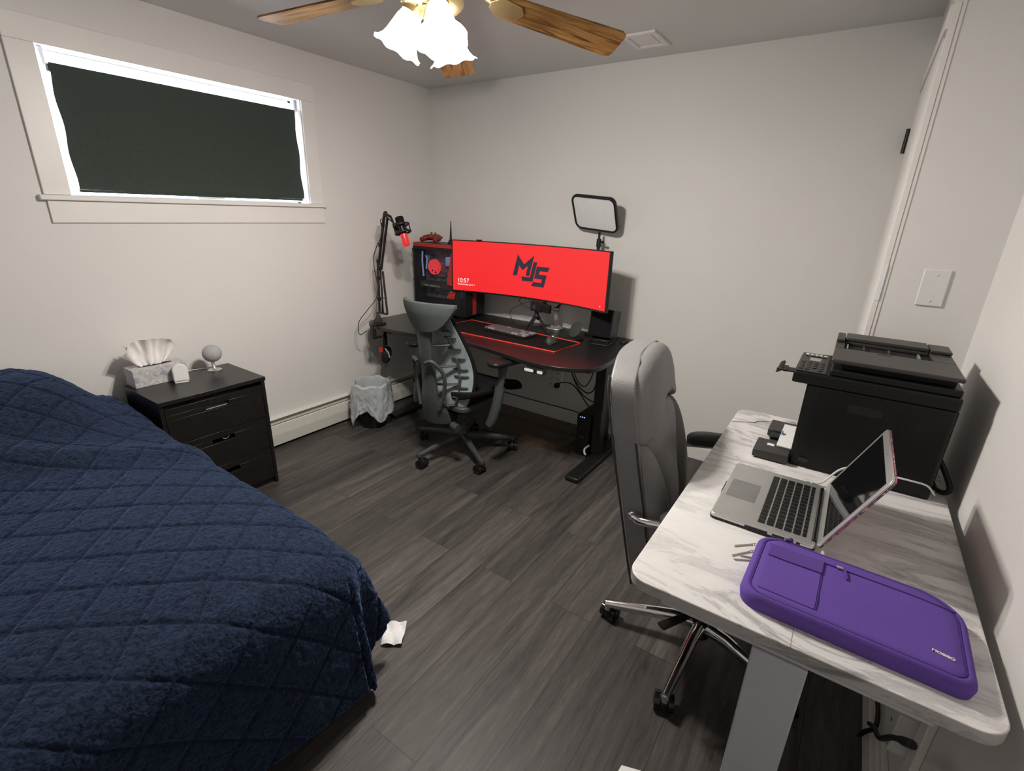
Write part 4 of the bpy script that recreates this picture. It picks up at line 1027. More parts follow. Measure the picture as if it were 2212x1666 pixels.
# phone charger disc, loudspeaker, cable coil
WC = thing('phone_charger', 'round black disc charger tilted up on a flat base', 'charger', (1.515, -0.295, DZ), rz=-28)
MB().prism(rrect(-0.045, 0.045, -0.055, 0.045, 0.02), 0.0003, 0.012).build('base', M['black_plastic'], WC, bevel=0.003)
MB().lathe([(1e-4, 0), (0.052, 0), (0.055, 0.003), (0.053, 0.009), (1e-4, 0.010)], 40, T(0, 0.004, 0.064) @ RX(62)).build('disc', M['graphite'], WC)
SP = thing('desk_speaker', 'black cube loudspeaker leaning back at the right of the desk', 'loudspeaker', (1.668, -0.240, DZ), rz=4)
TS = T(0, 0.02, 0.028) @ RX(-13)
MB().prism(rrect(-0.076, 0.076, -0.065, 0.085, 0.012), 0.0, 0.175, TS).build('cabinet', M['black_plastic'], SP, bevel=0.003)
MB().prism(rrect(-0.070, 0.070, 0.006, 0.169, 0.008), 0.0655, 0.071, TS @ RX(90)).build('cloth_front', M['black_fabric'], SP, bevel=0.002)
MB().prism(rrect(-0.040, 0.040, -0.055, -0.02, 0.01), 0.1752, 0.177, TS).build('control_strip', M['red_plastic'], SP)
MB().prism(rrect(-0.03, 0.085, -0.10, 0.05, 0.01), 0.0003, 0.010).bx(-0.06, 0.07, -0.045, 0.06, 0.0101, 0.026).build('wedge_foot', M['black_plastic'], SP, bevel=0.003)
ck = [(1.80 + 0.026 * math.cos(a) * (1 + .08 * math.sin(3 * a)), -0.165 + 0.020 * math.sin(a), DZ + 0.004 + 0.0015 * (a / (2 * PI))) for a in [0.3 * i for i in range(64)]]
o = MB().tube(ck, 0.003, 6).build('cable_coil', M['cable']); tag(o, 'small coil of black cable behind the loudspeaker', 'cable')

# key light panel
KL = thing('key_light', 'square white light panel with a black rim above the monitor', 'light panel', (1.499, -0.12, 1.506))
XK = RZ(-8.2) @ RX(29.3) @ RY(5.0)
Xq = XK @ RX(90)
MB().prism(rrect(-0.158, 0.158, -0.116, 0.116, 0.042, 10), -0.016, 0.0, Xq).build('back_shell', M['black_plastic'], KL, bevel=0.004)
outl = rrect(-0.158, 0.158, -0.116, 0.116, 0.042, 10)
MB().tube([Xq @ Vector((x * .965, y * .955, 0.002)) for x, y in outl], 0.0075, 8, closed=True).build('rim', M['black_plastic'], KL)
MB().prism(rrect(-0.150, 0.150, -0.108, 0.108, 0.036, 10), 0.0002, 0.003, Xq).build('diffuser', M['diffuser'], KL, smooth=False)
KS = thing('light_stand', 'black clamp pole holding the light panel behind the monitor', 'light stand', (1.528, -0.085, DZ))
MB().cyl((0, 0, 0.012), (0, 0, 0.60), 0.011, n=14).cyl((0, 0, 0.50), (0, 0, 0.545), 0.015, n=14).build('pole', M['powder_black'], KS)
MB().cyl((0, 0, 0.575), (0, 0, 0.625), 0.0155, n=14).tube([(0, 0, 0.61), (0.03, -0.01, 0.607)], 0.007, 8).ball((0.034, -0.011, 0.607), 0.010, 10).tube([(0, 0, 0.62), (0.0, -0.004, 0.668)], 0.008, 8).build('tilt_head', M['black_plastic'], KS)
MB().bx(-0.03, 0.03, -0.04, 0.04, 0.0003, 0.012).bx(-0.03, 0.03, 0.056, 0.066, -0.07, 0.012).bx(-0.03, 0.03, 0.03, 0.056, 0.0003, 0.012).build('clamp', M['powder_black'], KS, bevel=0.002)

# ---------------------------------------------------------------- below the desk
CM = MB().prism(rrect(0.62, 1.56, -0.51, -0.03, 0.05), 0.0005, 0.004).build('chair_mat', M['amber_mat'], bevel=0.0015)
tag(CM, 'clear amber plastic mat on the floor under the black desk', 'floor mat')
UP = thing('battery_backup', 'black battery backup tower with three blue lights under the desk', 'battery backup', (1.690, -0.27, 0))
MB().bx(-0.046, 0.046, -0.165, 0.165, 0.0, 0.285).build('case', M['black_plastic'], UP, bevel=0.006)
MB().bx(-0.040, 0.040, -0.168, -0.1652, 0.02, 0.265).build('front_panel', M['black_gloss'], UP, bevel=0.001)
for i in range(3):
    MB().ball((-0.020 + i * 0.014, -0.1685, 0.272), 0.0026, 8).build('status_light', M['led_blue'], UP)
MB().prism(rrect(-0.016, 0.016, -0.006, 0.006, 0.004), 0.1682, 0.1692, T(0, 0, 0.135) @ RX(90)).build('power_button', M['graphite'], UP)
o = MB().tube(catmull([(1.742, -0.425, 0.085), (1.725, -0.455, 0.065), (1.735, -0.470, 0.040), (1.745, -0.470, 0.0375)], 6), 0.006, 8).build('white_cable', M['white_cable']); tag(o, 'short thick white cable beside the battery backup', 'cable')

OT = thing('surge_outlet', 'white multi-socket wall outlet adapter under the black desk', 'outlet', (1.243, 0, 0.335))
MB().prism(rrect(-0.058, 0.058, -0.073, 0.073, 0.012), 0.0002, 0.038, RX(90)).build('body', M['white_plastic'], OT, bevel=0.004)
for x in (-0.028, 0.028):
    for z in (-0.045, 0.0, 0.045):
        MB().bx(x - 0.008, x - 0.005, -0.0392, -0.0383, z - 0.006, z + 0.006).bx(x + 0.004, x + 0.007, -0.0392, -0.0383, z - 0.005, z + 0.005).cyl((x, -0.0383, z - 0.012), (x, -0.0392, z - 0.012), 0.0028, n=10).build('socket', M['dark_hole'], OT)
PG = MB().lathe([(0.020, 0), (0.021, 0.012), (0.017, 0.028), (0.008, 0.032), (1e-4, 0.032)], 20, RX(90)).build('power_plug', M['cable'], loc=(1.272, -0.0394, 0.288)); tag(PG, 'round black plug pushed into the white wall outlet', 'plug')
def cable(name, label, pts, r=0.004, m='cable', k=7):
    o = MB().tube(catmull(pts, k), r, 7).build(name, M[m]); return tag(o, label, 'cable')
cable('plug_cable', 'black cable sweeping from the wall plug to the battery backup', [(1.280, -0.072, 0.288), (1.33, -0.09, 0.335), (1.42, -0.10, 0.346), (1.50, -0.12, 0.300), (1.60, -0.16, 0.235), (1.672, -0.20, 0.2895)], 0.0042)
cable('desk_cable', 'long black cable from under the desktop down to the battery backup', [(1.43, -0.27, 0.70), (1.45, -0.26, 0.60), (1.475, -0.25, 0.51), (1.544, -0.24, 0.375), (1.62, -0.23, 0.315), (1.695, -0.20, 0.2895)], 0.0042)
cable('looped_cable', 'thick black cable looping between desktop and desk leg', [(1.475, -0.33, 0.70), (1.49, -0.33, 0.62), (1.516, -0.33, 0.538), (1.559, -0.33, 0.466), (1.605, -0.33, 0.418), (1.660, -0.33, 0.400), (1.700, -0.33, 0.445), (1.714, -0.33, 0.56), (1.712, -0.33, 0.66)], 0.0045)
cable('looped_cable', 'thinner black cable loop above the other under the desktop', [(1.515, -0.335, 0.66), (1.546, -0.345, 0.544), (1.59, -0.345, 0.464), (1.636, -0.345, 0.445), (1.666, -0.345, 0.485), (1.686, -0.345, 0.55), (1.690, -0.335, 0.66)], 0.0035)
cable('long_cord', 'black cord lying along the top of the back baseboard', [(0.72, -0.006, 0.104), (0.95, -0.006, 0.103), (1.15, -0.006, 0.1025), (1.35, -0.006, 0.103), (1.52, -0.006, 0.102), (1.66, -0.02, 0.15), (1.69, -0.06, 0.2895)], 0.004)
cable('leg_cable', 'thin black cable curling behind the right desk leg', [(1.80, -0.33, 0.46), (1.85, -0.28, 0.30), (1.835, -0.22, 0.16), (1.88, -0.15, 0.20), (1.93, -0.12, 0.16), (1.97, -0.10, 0.05), (2.02, -0.08, 0.005)], 0.003)
# ---------------------------------------------------------------- castor base shared by both office chairs
def castor(parent, x, y, ang, m_hood, m_wheel, r=0.029, top=0.075):
    X = T(x, y, 0) @ RZ(ang)
    mb = MB()
    mb.cyl((0, 0, r * 1.2), (0, 0, top), 0.0075, n=10)
    hood = [(-0.020 + 0.030 * math.cos(a), r + 0.032 * math.sin(a)) for a in [math.radians(-10 + 20 * i) for i in range(11)]]
    mb.prism(hood + [(-0.020, r)], -0.010, 0.010, X=RX(90))
    o = mb.build('castor', m_hood, parent, bevel=0.002)
    o.matrix_local = X
    for s in (-1, 1):
        MB().lathe([(1e-4, -0.009), (r * .55, -0.009), (r * .62, -0.011), (r, -0.009), (r, 0.008), (r * .8, 0.011), (1e-4, 0.011)], 24, T(-0.020, s * 0.021, r) @ RX(90 * s)).build('wheel', m_wheel, o)
    return o

# ---------------------------------------------------------------- ergonomic chair at the black desk
EC = thing('ergonomic_chair', 'graphite ergonomic chair with a pale ribbed back at the black desk', 'office chair', (1.03, -0.86, 0), rz=-1)
G = M['graphite']
for k in range(5):
    a = 187 + 1 + 72 * k
    Xl = RZ(a)
    MB().tube([(0.03, 0, 0.105), (0.12, 0, 0.108), (0.25, 0, 0.090), (0.325, 0, 0.077), (0.345, 0, 0.074)], [0.024, 0.020, 0.016, 0.014, 0.012], 12, X=Xl, flat=(1.0, 1.25)).lathe([(1e-4, 0.066), (0.016, 0.066), (0.018, 0.075), (0.014, 0.088), (1e-4, 0.092)], 16, Xl @ T(0.335, 0, 0)).build('leg', G, EC)
    castor(EC, 0.335 * math.cos(math.radians(a)), 0.335 * math.sin(math.radians(a)), a + (40, -75, 25, 80, 10)[k], M['black_plastic'], M['black_gloss'])
MB().lathe([(1e-4, 0.045), (0.020, 0.045), (0.022, 0.075), (0.036, 0.080), (0.038, 0.130), (0.030, 0.140), (0.029, 0.22), (0.022, 0.225), (0.022, 0.33), (1e-4, 0.33)], 24).build('column', G, EC)
MB().bx(-0.10, 0.10, -0.14, 0.16, 0.315, 0.372).bx(-0.06, 0.06, -0.20, -0.10, 0.27, 0.345).build('mechanism', M['black_plastic'], EC, bevel=0.012)
MB().cyl((0.04, -0.19, 0.300), (0.12, -0.215, 0.290), 0.008, n=10).cyl((0.115, -0.215, 0.290), (0.165, -0.225, 0.285), 0.023, n=18).build('tension_knob', G, EC)
def seat(u, v):
    x = lerp(-0.255, 0.255, u); y = lerp(-0.20, 0.345, v)
    w = 1 - 0.10 * (2 * v - 1) ** 4
    z = 0.476 + 0.022 * (abs(2 * u - 1)) ** 2.4 - 0.075 * max(0, (v - 0.72) / .28) ** 2.0 + 0.015 * math.exp(-(v / 0.2) ** 2)
    return (x * w, y, z), (0, 0, 1)
MB().sheet(seat, 24, 26, lambda u, v: 0.05 - 0.02 * (abs(2 * u - 1)) ** 3).build('seat', M['black_fabric'], EC, bevel=0.008)
MB().prism(rrect(-0.20, 0.20, -0.21, 0.20, 0.05), 0.375, 0.408).build('seat_pan', G, EC, bevel=0.008)
SPY = [(0.36, -0.185), (0.45, -0.200), (0.56, -0.180), (0.66, -0.178), (0.78, -0.215), (0.90, -0.262), (1.02, -0.312)]
SPW = [(0.36, 0.150), (0.43, 0.200), (0.55, 0.215), (0.66, 0.205), (0.80, 0.180), (0.95, 0.150), (1.02, 0.135)]
def ys(z): return interp(SPY, z)
def smooth_interp(tab, z):
    return (interp(tab, z - 0.04) + interp(tab, z) + interp(tab, z + 0.04)) / 3
def bk(off, k=1.0, z0=0.372, z1=1.00):
    def f(u, v):
        z = lerp(z0, z1, v); w = smooth_interp(SPW, z) * k
        x = (2 * u - 1) * w
        y = smooth_interp(SPY, z) + 0.055 * (abs(x) / 0.2) ** 2.2 - off
        return (x, y, z), (0, 1, 0.25)
    return f
MB().sheet(bk(-0.012, 1.02), 26, 40, 0.020).build('backrest', M['black_fabric'], EC, bevel=0.005)
MB().sheet(bk(0.012, 0.98), 26, 40, 0.004).build('back_plate', M['spine'], EC)
for rz_ in (0.430, 0.560, 0.670, 0.800, 0.905):
    for s in (-1, 1):
        rb = MB()
        for dz in (-0.034, 0.034):
            pts = []
            for i in range(9):
                u_ = 0.5 + s * lerp(0.25, 0.45, i / 8)
                (x, y, z), _ = bk(0.0215 + 0.004 * math.sin(PI * i / 8))(u_, (rz_ + dz - 0.372) / (1.00 - 0.372))
                pts.append((x, y, z))
            rb.tube(pts, [0.003] + [0.0058] * 7 + [0.003], 8)
        (x, y, z), _ = bk(0.030)(0.5 + s * 0.35, (rz_ - 0.034 - 0.372) / 0.628)
        (x2, y2, z2), _ = bk(0.030)(0.5 + s * 0.35, (rz_ + 0.034 - 0.372) / 0.628)
        rb.tube([(x, y, z), ((x + x2) / 2, (y + y2) / 2 - .004, (z + z2) / 2), (x2, y2, z2)], 0.011, 8, flat=(1, .6))
        (x, y, z), _ = bk(0.030)(0.5 + s * 0.35, (rz_ - 0.01 - 0.372) / 0.628)
        rb.tube([(x, y, z), (x * .55, y - 0.045, z - 0.006), (0.02 * s, y - 0.070, z - 0.01)], [0.009, 0.010, 0.011], 8, flat=(1, .7))
        rb.build('rib', G, EC)
def spine(u, v):
    z = lerp(0.30, 0.925, v)
    w = interp([(0.30, 0.105), (0.38, 0.098), (0.45, 0.062), (0.60, 0.047), (0.80, 0.046), (0.925, 0.058)], z)
    y = smooth_interp(SPY, max(z, 0.42)) - interp([(0.30, 0.065), (0.40, 0.085), (0.70, 0.112), (0.925, 0.050)], z)
    x = (2 * u - 1) * w
    return (x, y + 0.5 * x * x / 0.1, z), (0, 1, 0.2)
MB().sheet(spine, 12, 36, 0.026).build('spine_frame', G, EC, bevel=0.006)
for s in (-1, 1):
    MB().tube(catmull([(s * 0.075, -0.285, 0.40), (s * 0.105, -0.275, 0.50), (s * 0.115, -0.285, 0.62), (s * 0.075, -0.33, 0.70), (s * 0.03, -0.345, 0.69)], 6), 0.0115, 10).build('side_link', G, EC)
def hr(u, v):
    t = 2 * u - 1
    x = 0.192 * t + 0.022
    low = 0.872 + 0.14 * abs(t) ** 2.7
    z = lerp(low, 1.030 + 0.010 * (1 - t * t), v)
    y = smooth_interp(SPY, z) - 0.078 + 0.105 * abs(t) ** 2.0 + 0.020 * max(0, v - .6) ** 1.5
    return (x, y, z), (0, 1, 0.1)
MB().sheet(hr, 34, 14, 0.024).build('headrest', M['graphite_fabric'], EC, bevel=0.008, seg=3)
def tg(u, v):
    z = lerp(0.74, 0.87, v); w = 0.050 * (1 - 0.35 * (1 - v) ** 2)
    return ((2 * u - 1) * w, smooth_interp(SPY, z) - 0.094 + 0.02 * v, z), (0, 1, 0.1)
MB().sheet(tg, 8, 8, 0.012).build('headrest_bracket', G, EC, bevel=0.005)
for s in (-1, 1):
    Xp = T(s * 0.345, 0.012, 0.668) @ RZ(-8 * s + (-6))
    pad = [(x * 1.0, y) for x, y in rrect(-0.050, 0.050, -0.135, 0.145, 0.040, 6)]
    MB().prism(pad, 0.0, 0.030, Xp).build('arm_pad', M['black_plastic'], EC, bevel=0.012, seg=3)
    MB().tube([(s * 0.335, -0.02, 0.664), (s * 0.335, -0.03, 0.60), (s * 0.330, -0.045, 0.50)], [0.030, 0.022, 0.022], 14, flat=(0.75, 1.1)).build('arm_post', G, EC)
    MB().tube([(s * 0.332, -0.04, 0.535), (s * 0.325, -0.062, 0.42), (s * 0.312, -0.088, 0.335), (s * 0.295, -0.100, 0.300)], [0.029, 0.029, 0.027, 0.020], 14, flat=(0.8, 1.15)).build('arm_sleeve', G, EC)

# ---------------------------------------------------------------- grey executive chair at the white table
XC = thing('executive_chair', 'tall grey faux leather chair with chrome arms at the white table', 'office chair', (2.735, -1.535, 0), rz=9)
CR = M['chrome']
for k in range(5):
    a = 186 + 72 * k
    Xl = RZ(a)
    MB().tube([(0.02, 0, 0.105), (0.10, 0, 0.112), (0.25, 0, 0.092), (0.345, 0, 0.080)], [0.026, 0.024, 0.020, 0.016], 14, X=Xl, flat=(0.85, 1.0)).cyl((0.335, 0, 0.056), (0.335, 0, 0.084), 0.013, n=14, X=Xl).build('leg', CR, XC)
    castor(XC, 0.335 * math.cos(math.radians(a)), 0.335 * math.sin(math.radians(a)), a + (65, 20, -40, 30, 75)[k], M['black_gloss'], M['black_gloss'], top=0.056)
MB().lathe([(1e-4, 0.06), (0.034, 0.06), (0.036, 0.125), (0.026, 0.13), (0.026, 0.25), (0.018, 0.25), (0.018, 0.36), (1e-4, 0.36)], 24).build('column', M['black_plastic'], XC)
MB().bx(-0.11, 0.13, -0.10, 0.10, 0.355, 0.395).build('mechanism', M['black_plastic'], XC, bevel=0.01)
MB().tube([(0.01, -0.08, 0.362), (-0.035, -0.225, 0.345), (-0.055, -0.255, 0.341), (-0.118, -0.330, 0.338)], [0.006, 0.007, 0.014, 0.016], 8, flat=(1.0, .4)).build('tilt_lever', M['black_plastic'], XC)
L = M['leather']
def se(u, v, h): return (u, v, 0.435 + h)
so = [(p[0], p[1]) for p in rrect(-0.22, 0.29, -0.265, 0.265, 0.08, 8)]
MB().prism(so, 0.396, 0.436).pillow(so, 0.075, se, 8).build('seat_cushion', L, XC, ang=60)
# back: rear shell follows a leaning curve; u across (y), v up
XB = [(0.36, -0.228), (0.47, -0.249), (0.655, -0.287), (0.806, -0.321), (0.95, -0.352), (1.09, -0.380), (1.15, -0.390)]
HWB = [(0.36, 0.225), (0.45, 0.245), (0.62, 0.256), (0.80, 0.256), (0.95, 0.252), (1.02, 0.246), (1.06, 0.225), (1.085, 0.180), (1.10, 0.10)]
def xb(z): return (interp(XB, z - .03) + interp(XB, z) + interp(XB, z + .03)) / 3
def hw(z): return (interp(HWB, z - .02) + interp(HWB, z) + interp(HWB, z + .02)) / 3
def shell(u, v):
    z = lerp(0.36, 1.095, v); y = (2 * u - 1) * hw(z)
    return (xb(z) - 0.015 * (1 - (2 * u - 1) ** 2), y, z), (-1, 0, -.05)
MB().sheet(shell, 26, 40, 0.075).build('back_shell', L, XC, bevel=0.012, seg=3, ang=60)
def onback(y, z, h):
    return (xb(z) + 0.066 + h + 0.010 * (abs(y) / 0.26) ** 2.4, y, z + 0.20 * h)
def cush(name, out, th, p=2.6, cen=None, rings=10):
    return MB().pillow(out, th, onback, rings, p, cen=cen).build(name, L, XC, ang=75)
def sym(half):   # mirror a half outline listed from top centre to bottom centre
    return half + [(-y, z) for y, z in half[::-1]]
def fine(pl, k=5): return [(p.x, p.y) for p in catmull([(a, b, 0) for a, b in pl], k, True)]
cush('headrest_cushion', fine([(0.0, 1.104), (0.12, 1.096), (0.200, 1.066), (0.243, 1.00), (0.248, 0.93), (0.243, 0.872), (0.12, 0.915), (0.0, 0.925), (-0.12, 0.915), (-0.243, 0.872), (-0.248, 0.93), (-0.243, 1.00), (-0.200, 1.066), (-0.12, 1.096)]), 0.058, 3.2)
cush('centre_cushion', fine([(0.0, 0.930), (0.12, 0.918), (0.215, 0.872), (0.190, 0.78), (0.150, 0.64), (0.130, 0.46), (0.0, 0.445), (-0.130, 0.46), (-0.150, 0.64), (-0.190, 0.78), (-0.215, 0.872), (-0.12, 0.918)]), 0.052, 3.4)
for s in (-1, 1):
    cush('side_bolster', fine([(s * 0.238, 0.872), (s * 0.250, 0.855), (s * 0.259, 0.78), (s * 0.262, 0.66), (s * 0.255, 0.52), (s * 0.225, 0.43), (s * 0.13, 0.44), (s * 0.142, 0.54), (s * 0.158, 0.65), (s * 0.200, 0.80)]), 0.060, 2.4, cen=(s * 0.207, 0.64))
# seams that show as dark piping on the near side of the back
for s in (-1, 1):
    pts = []
    for i in range(30):
        z = lerp(0.37, 1.06, i / 29); pts.append((xb(z) - 0.004, s * (hw(z) + 0.001), z))
    MB().tube(pts, 0.0035, 6).build('piping', M['piping'], XC)
    pts = [(xb(z) + 0.066, s * (hw(z) + 0.0015), z) for z in [lerp(0.40, 0.88, i / 29) for i in range(30)]]
    MB().tube(pts, 0.0030, 6).build('piping', M['piping'], XC)
    ap = [(x, y) for x, y in rrect(-0.20, 0.10, -0.034, 0.034, 0.030, 6)]
    MB().prism(ap, 0.0, 0.020, T(0.03, s * 0.305, 0.694) @ RY(-5)).pillow(ap, 0.022, lambda u, v, h, s=s: (0.03 + u, s * 0.305 + v, 0.714 + h + 0.087 * u), 6).build('arm_pad', M['leather_dark'], XC, ang=60)
    MB().tube(catmull([(-0.250, s * 0.266, 0.648), (-0.225, s * 0.293, 0.655), (-0.15, s * 0.303, 0.668), (0.05, s * 0.305, 0.690), (0.13, s * 0.305, 0.680), (0.16, s * 0.300, 0.60), (0.12, s * 0.290, 0.47), (0.05, s * 0.270, 0.405), (0.0, s * 0.20, 0.388)], 6), 0.0135, 12).ball((-0.252, s * 0.264, 0.648), 0.0165, 12).build('arm_frame', CR, XC)
# ---------------------------------------------------------------- white marble-topped table and its things
TZ = 0.80
TX0, TX1, TY0, TY1 = 2.664, 3.262, -2.272, -1.098
TB_ = thing('side_desk', 'white marble-look sit-stand table along the right wall', 'table', (0, 0, 0))
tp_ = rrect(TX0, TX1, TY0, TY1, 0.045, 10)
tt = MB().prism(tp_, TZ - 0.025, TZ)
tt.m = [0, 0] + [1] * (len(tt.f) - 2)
tt.build('table_top', [M['marble'], M['marble_edge_shade']], TB_, bevel=0.0025)
MB().bx(2.9695, 2.9707, TY0 - 0.0006, -2.10, TZ - 0.024, TZ + 0.0003).build('seam', M['lcd'], TB_, smooth=False)
for y0, y1 in ((-2.262, -2.192), (-1.21, -1.14)):
    MB().bx(2.914, 3.006, y0, y1, 0.40, 0.755).bx(2.921, 2.999, y0 + 0.006, y1 - 0.006, 0.03, 0.40).build('leg', M['white_metal'], TB_, bevel=0.003)
    yc = (y0 + y1) / 2
    MB().bx(2.70, 3.22, yc - 0.035, yc + 0.035, 0.006, 0.03).bx(2.72, 2.76, yc - 0.03, yc + 0.03, 0, 0.006).bx(3.16, 3.20, yc - 0.03, yc + 0.03, 0, 0.006).build('foot', M['white_metal'], TB_, bevel=0.003)
    MB().bx(2.74, 3.18, yc - 0.03, yc + 0.03, 0.755, 0.7749).build('cross_rail', M['white_metal'], TB_, bevel=0.002)
MB().bx(2.93, 2.99, -2.19, -1.212, 0.735, 0.7549).build('frame_rail', M['white_metal'], TB_, bevel=0.002)

# printer
PR = thing('laser_printer', 'large black multifunction printer at the far end of the white table', 'printer', (2.878, -1.120, TZ))
px1, py0 = 0.342, -0.385
BZ = 0.258
pb = MB().prism([(0.0, 0.0), (0.0, BZ)] and rrect(0.0, px1, py0, 0.0, 0.012), 0.0, BZ)
pb.build('body', M['printer'], PR, bevel=0.004)
MB().bx(0.030, 0.226, py0 - 0.0015, py0 - 0.0002, 0.010, BZ - 0.012).bx(0.236, px1 - 0.012, py0 - 0.0015, py0 - 0.0002, 0.010, BZ - 0.012).build('side_panel', M['printer'], PR, bevel=0.001)
MB().prism(rrect(0.110, 0.190, 0.200, 0.224, 0.005), -py0 + 0.0016, -py0 + 0.0022, RX(90)).build('grip_recess', M['dark_hole'], PR)
for i in range(5):
    MB().bx(0.255, 0.312, py0 - 0.0022, py0 - 0.0016, 0.172 + i * 0.008, 0.1745 + i * 0.008).build('vent_slot', M['dark_hole'], PR)
MB().bx(0.024, 0.050, py0 - 0.0050, py0 - 0.0016, 0.020, 0.034).build('power_switch', M['black_gloss'], PR, bevel=0.001)
# scanner deck, control panel
MB().prism([(-0.040, py0 - 0.002), (px1 - 0.002, py0 - 0.002), (px1 - 0.002, 0.0), (-0.040, -0.14)], BZ + 0.0005, BZ + 0.036).build('scanner_deck', M['printer'], PR, bevel=0.006, seg=3)
MB().prism([(-0.037, py0 + 0.002), (0.040, py0 + 0.002), (0.040, -0.145), (-0.037, -0.145)], BZ + 0.0362, BZ + 0.040).build('control_panel', M['printer_top'], PR, bevel=0.0012)
PZ = BZ + 0.0402
MB().bx(-0.012, 0.018, -0.252, -0.212, PZ, PZ + 0.001).build('display', M['lcd'], PR)
for i in range(5):
    MB().bx(-0.028 + i * 0.0125, -0.019 + i * 0.0125, -0.172, -0.160, PZ, PZ + 0.0008).build('status_label', M['paper'], PR)
for i in range(4):
    MB().bx(-0.028 + i * 0.0155, -0.016 + i * 0.0155, -0.196, -0.182, PZ, PZ + 0.0022).build('button', M['printer_top'], PR, bevel=0.0008)
b0_ = None
for r_ in range(5):
    for c in range(4):
        if r_ == 4 and c == 2: continue
        x, y = -0.026 + c * 0.0165 , -0.275 - r_ * 0.0215
        if b0_ is None:
            b0_ = MB().bx(-0.006, 0.006, -0.0068, 0.0068, 0, 0.0026).build('button', M['printer_top'], PR, bevel=0.0012); b0_.location = (x, y, PZ)
        else: pcopy(b0_, PR, (x, y, PZ))
text('key_digit', '1 2 3', 0.006, M['logo_white'], T(-0.024, -0.322, PZ + 0.0002), PR)
MB().bx(0.048, px1 - 0.006, py0 + 0.004, -0.02, BZ + 0.0365, BZ + 0.056).build('scanner_lid', M['printer'], PR, bevel=0.004)
MB().bx(0.070, px1 - 0.020, py0 + 0.035, -0.03, BZ + 0.0562, BZ + 0.074).build('exit_slot', M['dark_hole'], PR)
lz0, lz1 = BZ + 0.0745, BZ + 0.086
MB().bx(0.044, px1 - 0.010, py0 + 0.002, -0.215, lz0, lz1).bx(0.044, 0.068, -0.2149, -0.02, lz0, lz1).bx(px1 - 0.062, px1 - 0.010, -0.2149, -0.02, lz0, lz1).bx(0.068, px1 - 0.062, -0.105, -0.02, lz0, lz1).build('feeder_tray', M['printer_top'], PR, bevel=0.003)
MB().prism([(0.044, -0.128), (0.066, -0.128), (0.066, -0.012), (0.044, -0.012)], lz1 + 0.0002, lz1 + 0.010).prism([(0.0685, -0.104), (px1 - 0.064, -0.104), (px1 - 0.064, -0.012), (0.0685, -0.012)], lz1 + 0.0002, lz1 + 0.012).prism([(px1 - 0.0615, -0.110), (px1 - 0.010, -0.110), (px1 - 0.010, -0.012), (px1 - 0.0615, -0.012)], lz1 + 0.0002, lz1 + 0.010).build('feeder_cover', M['printer_top'], PR, bevel=0.003)
MB().bx(0.068, px1 - 0.062, -0.214, -0.106, BZ + 0.0742, BZ + 0.0746).build('feeder_throat', M['dark_hole'], PR)
for x in (0.076, 0.118, 0.180, 0.252):
    MB().bx(x - 0.002, x + 0.002, -0.195, -0.135, BZ + 0.0748, BZ + 0.084).build('paper_guide', M['lcd'] if x in (0.076, 0.252) else M['printer_top'], PR)
MB().bx(0.150, 0.186, -0.238, -0.2335, lz1 - 0.001, lz1 + 0.0006).build('thumb_notch', M['dark_hole'], PR)
MB().bx(-0.075, -0.0405, py0 + 0.030, py0 + 0.075, BZ + 0.020, BZ + 0.024).prism([(-0.075, py0 + 0.080), (-0.060, py0 + 0.085), (-0.060, py0 + 0.025), (-0.088, py0 + 0.035)], BZ + 0.020, BZ + 0.026).add([(-0.090, py0 + 0.03, BZ + 0.014), (-0.075, py0 + 0.03, BZ + 0.026), (-0.075, py0 + 0.085, BZ + 0.040), (-0.084, py0 + 0.085, BZ + 0.034), (-0.085, py0 + 0.03, BZ + 0.012), (-0.070, py0 + 0.03, BZ + 0.022), (-0.070, py0 + 0.085, BZ + 0.036), (-0.080, py0 + 0.085, BZ + 0.030)], [(0, 1, 2, 3), (7, 6, 5, 4), (0, 4, 5, 1), (1, 5, 6, 2), (2, 6, 7, 3), (3, 7, 4, 0)]).build('output_flap', M['printer'], PR, bevel=0.001)
# paper tray
MB().bx(-0.100, -0.0002, -0.405, -0.300, 0.004, 0.030).bx(-0.085, -0.0002, -0.205, -0.105, 0.004, 0.030).bx(-0.070, -0.0002, -0.2999, -0.2051, 0.004, 0.022).build('paper_tray', M['printer_top'], PR, bevel=0.003)
MB().bx(-0.070, -0.042, -0.275, -0.235, 0.0222, 0.032).build('tray_latch', M['printer'], PR, bevel=0.002)
MB().bx(-0.042, -0.036, -0.248, -0.232, 0.0222, 0.044).build('blue_guide', M['led_blue'] if False else mat('pale_blue_plastic', (0.22, 0.32, 0.55), 0.4), PR, bevel=0.002)
MB().bx(-0.068, -0.048, -0.352, -0.334, 0.0302, 0.0306).build('tray_label', M['paper'], PR)
PS = MB().bx(-0.042, 0.0, -0.345, -0.14, 0.0312, 0.0345)
o = PS.build('paper_stack', M['paper'], loc=(2.8775, -1.120, TZ)); tag(o, 'small stack of white paper loaded in the printer tray', 'paper')
o = MB().tube(catmull([(3.222, -1.40, TZ + 0.10), (3.245, -1.43, TZ + 0.065), (3.262, -1.455, TZ + 0.030), (3.255, -1.45, TZ + 0.012), (3.235, -1.43, TZ + 0.012), (3.226, -1.40, TZ + 0.03)], 8), 0.007, 8).build('printer_power_cord', M['cable']); tag(o, 'thick black cord looping at the rear corner of the printer', 'cable')

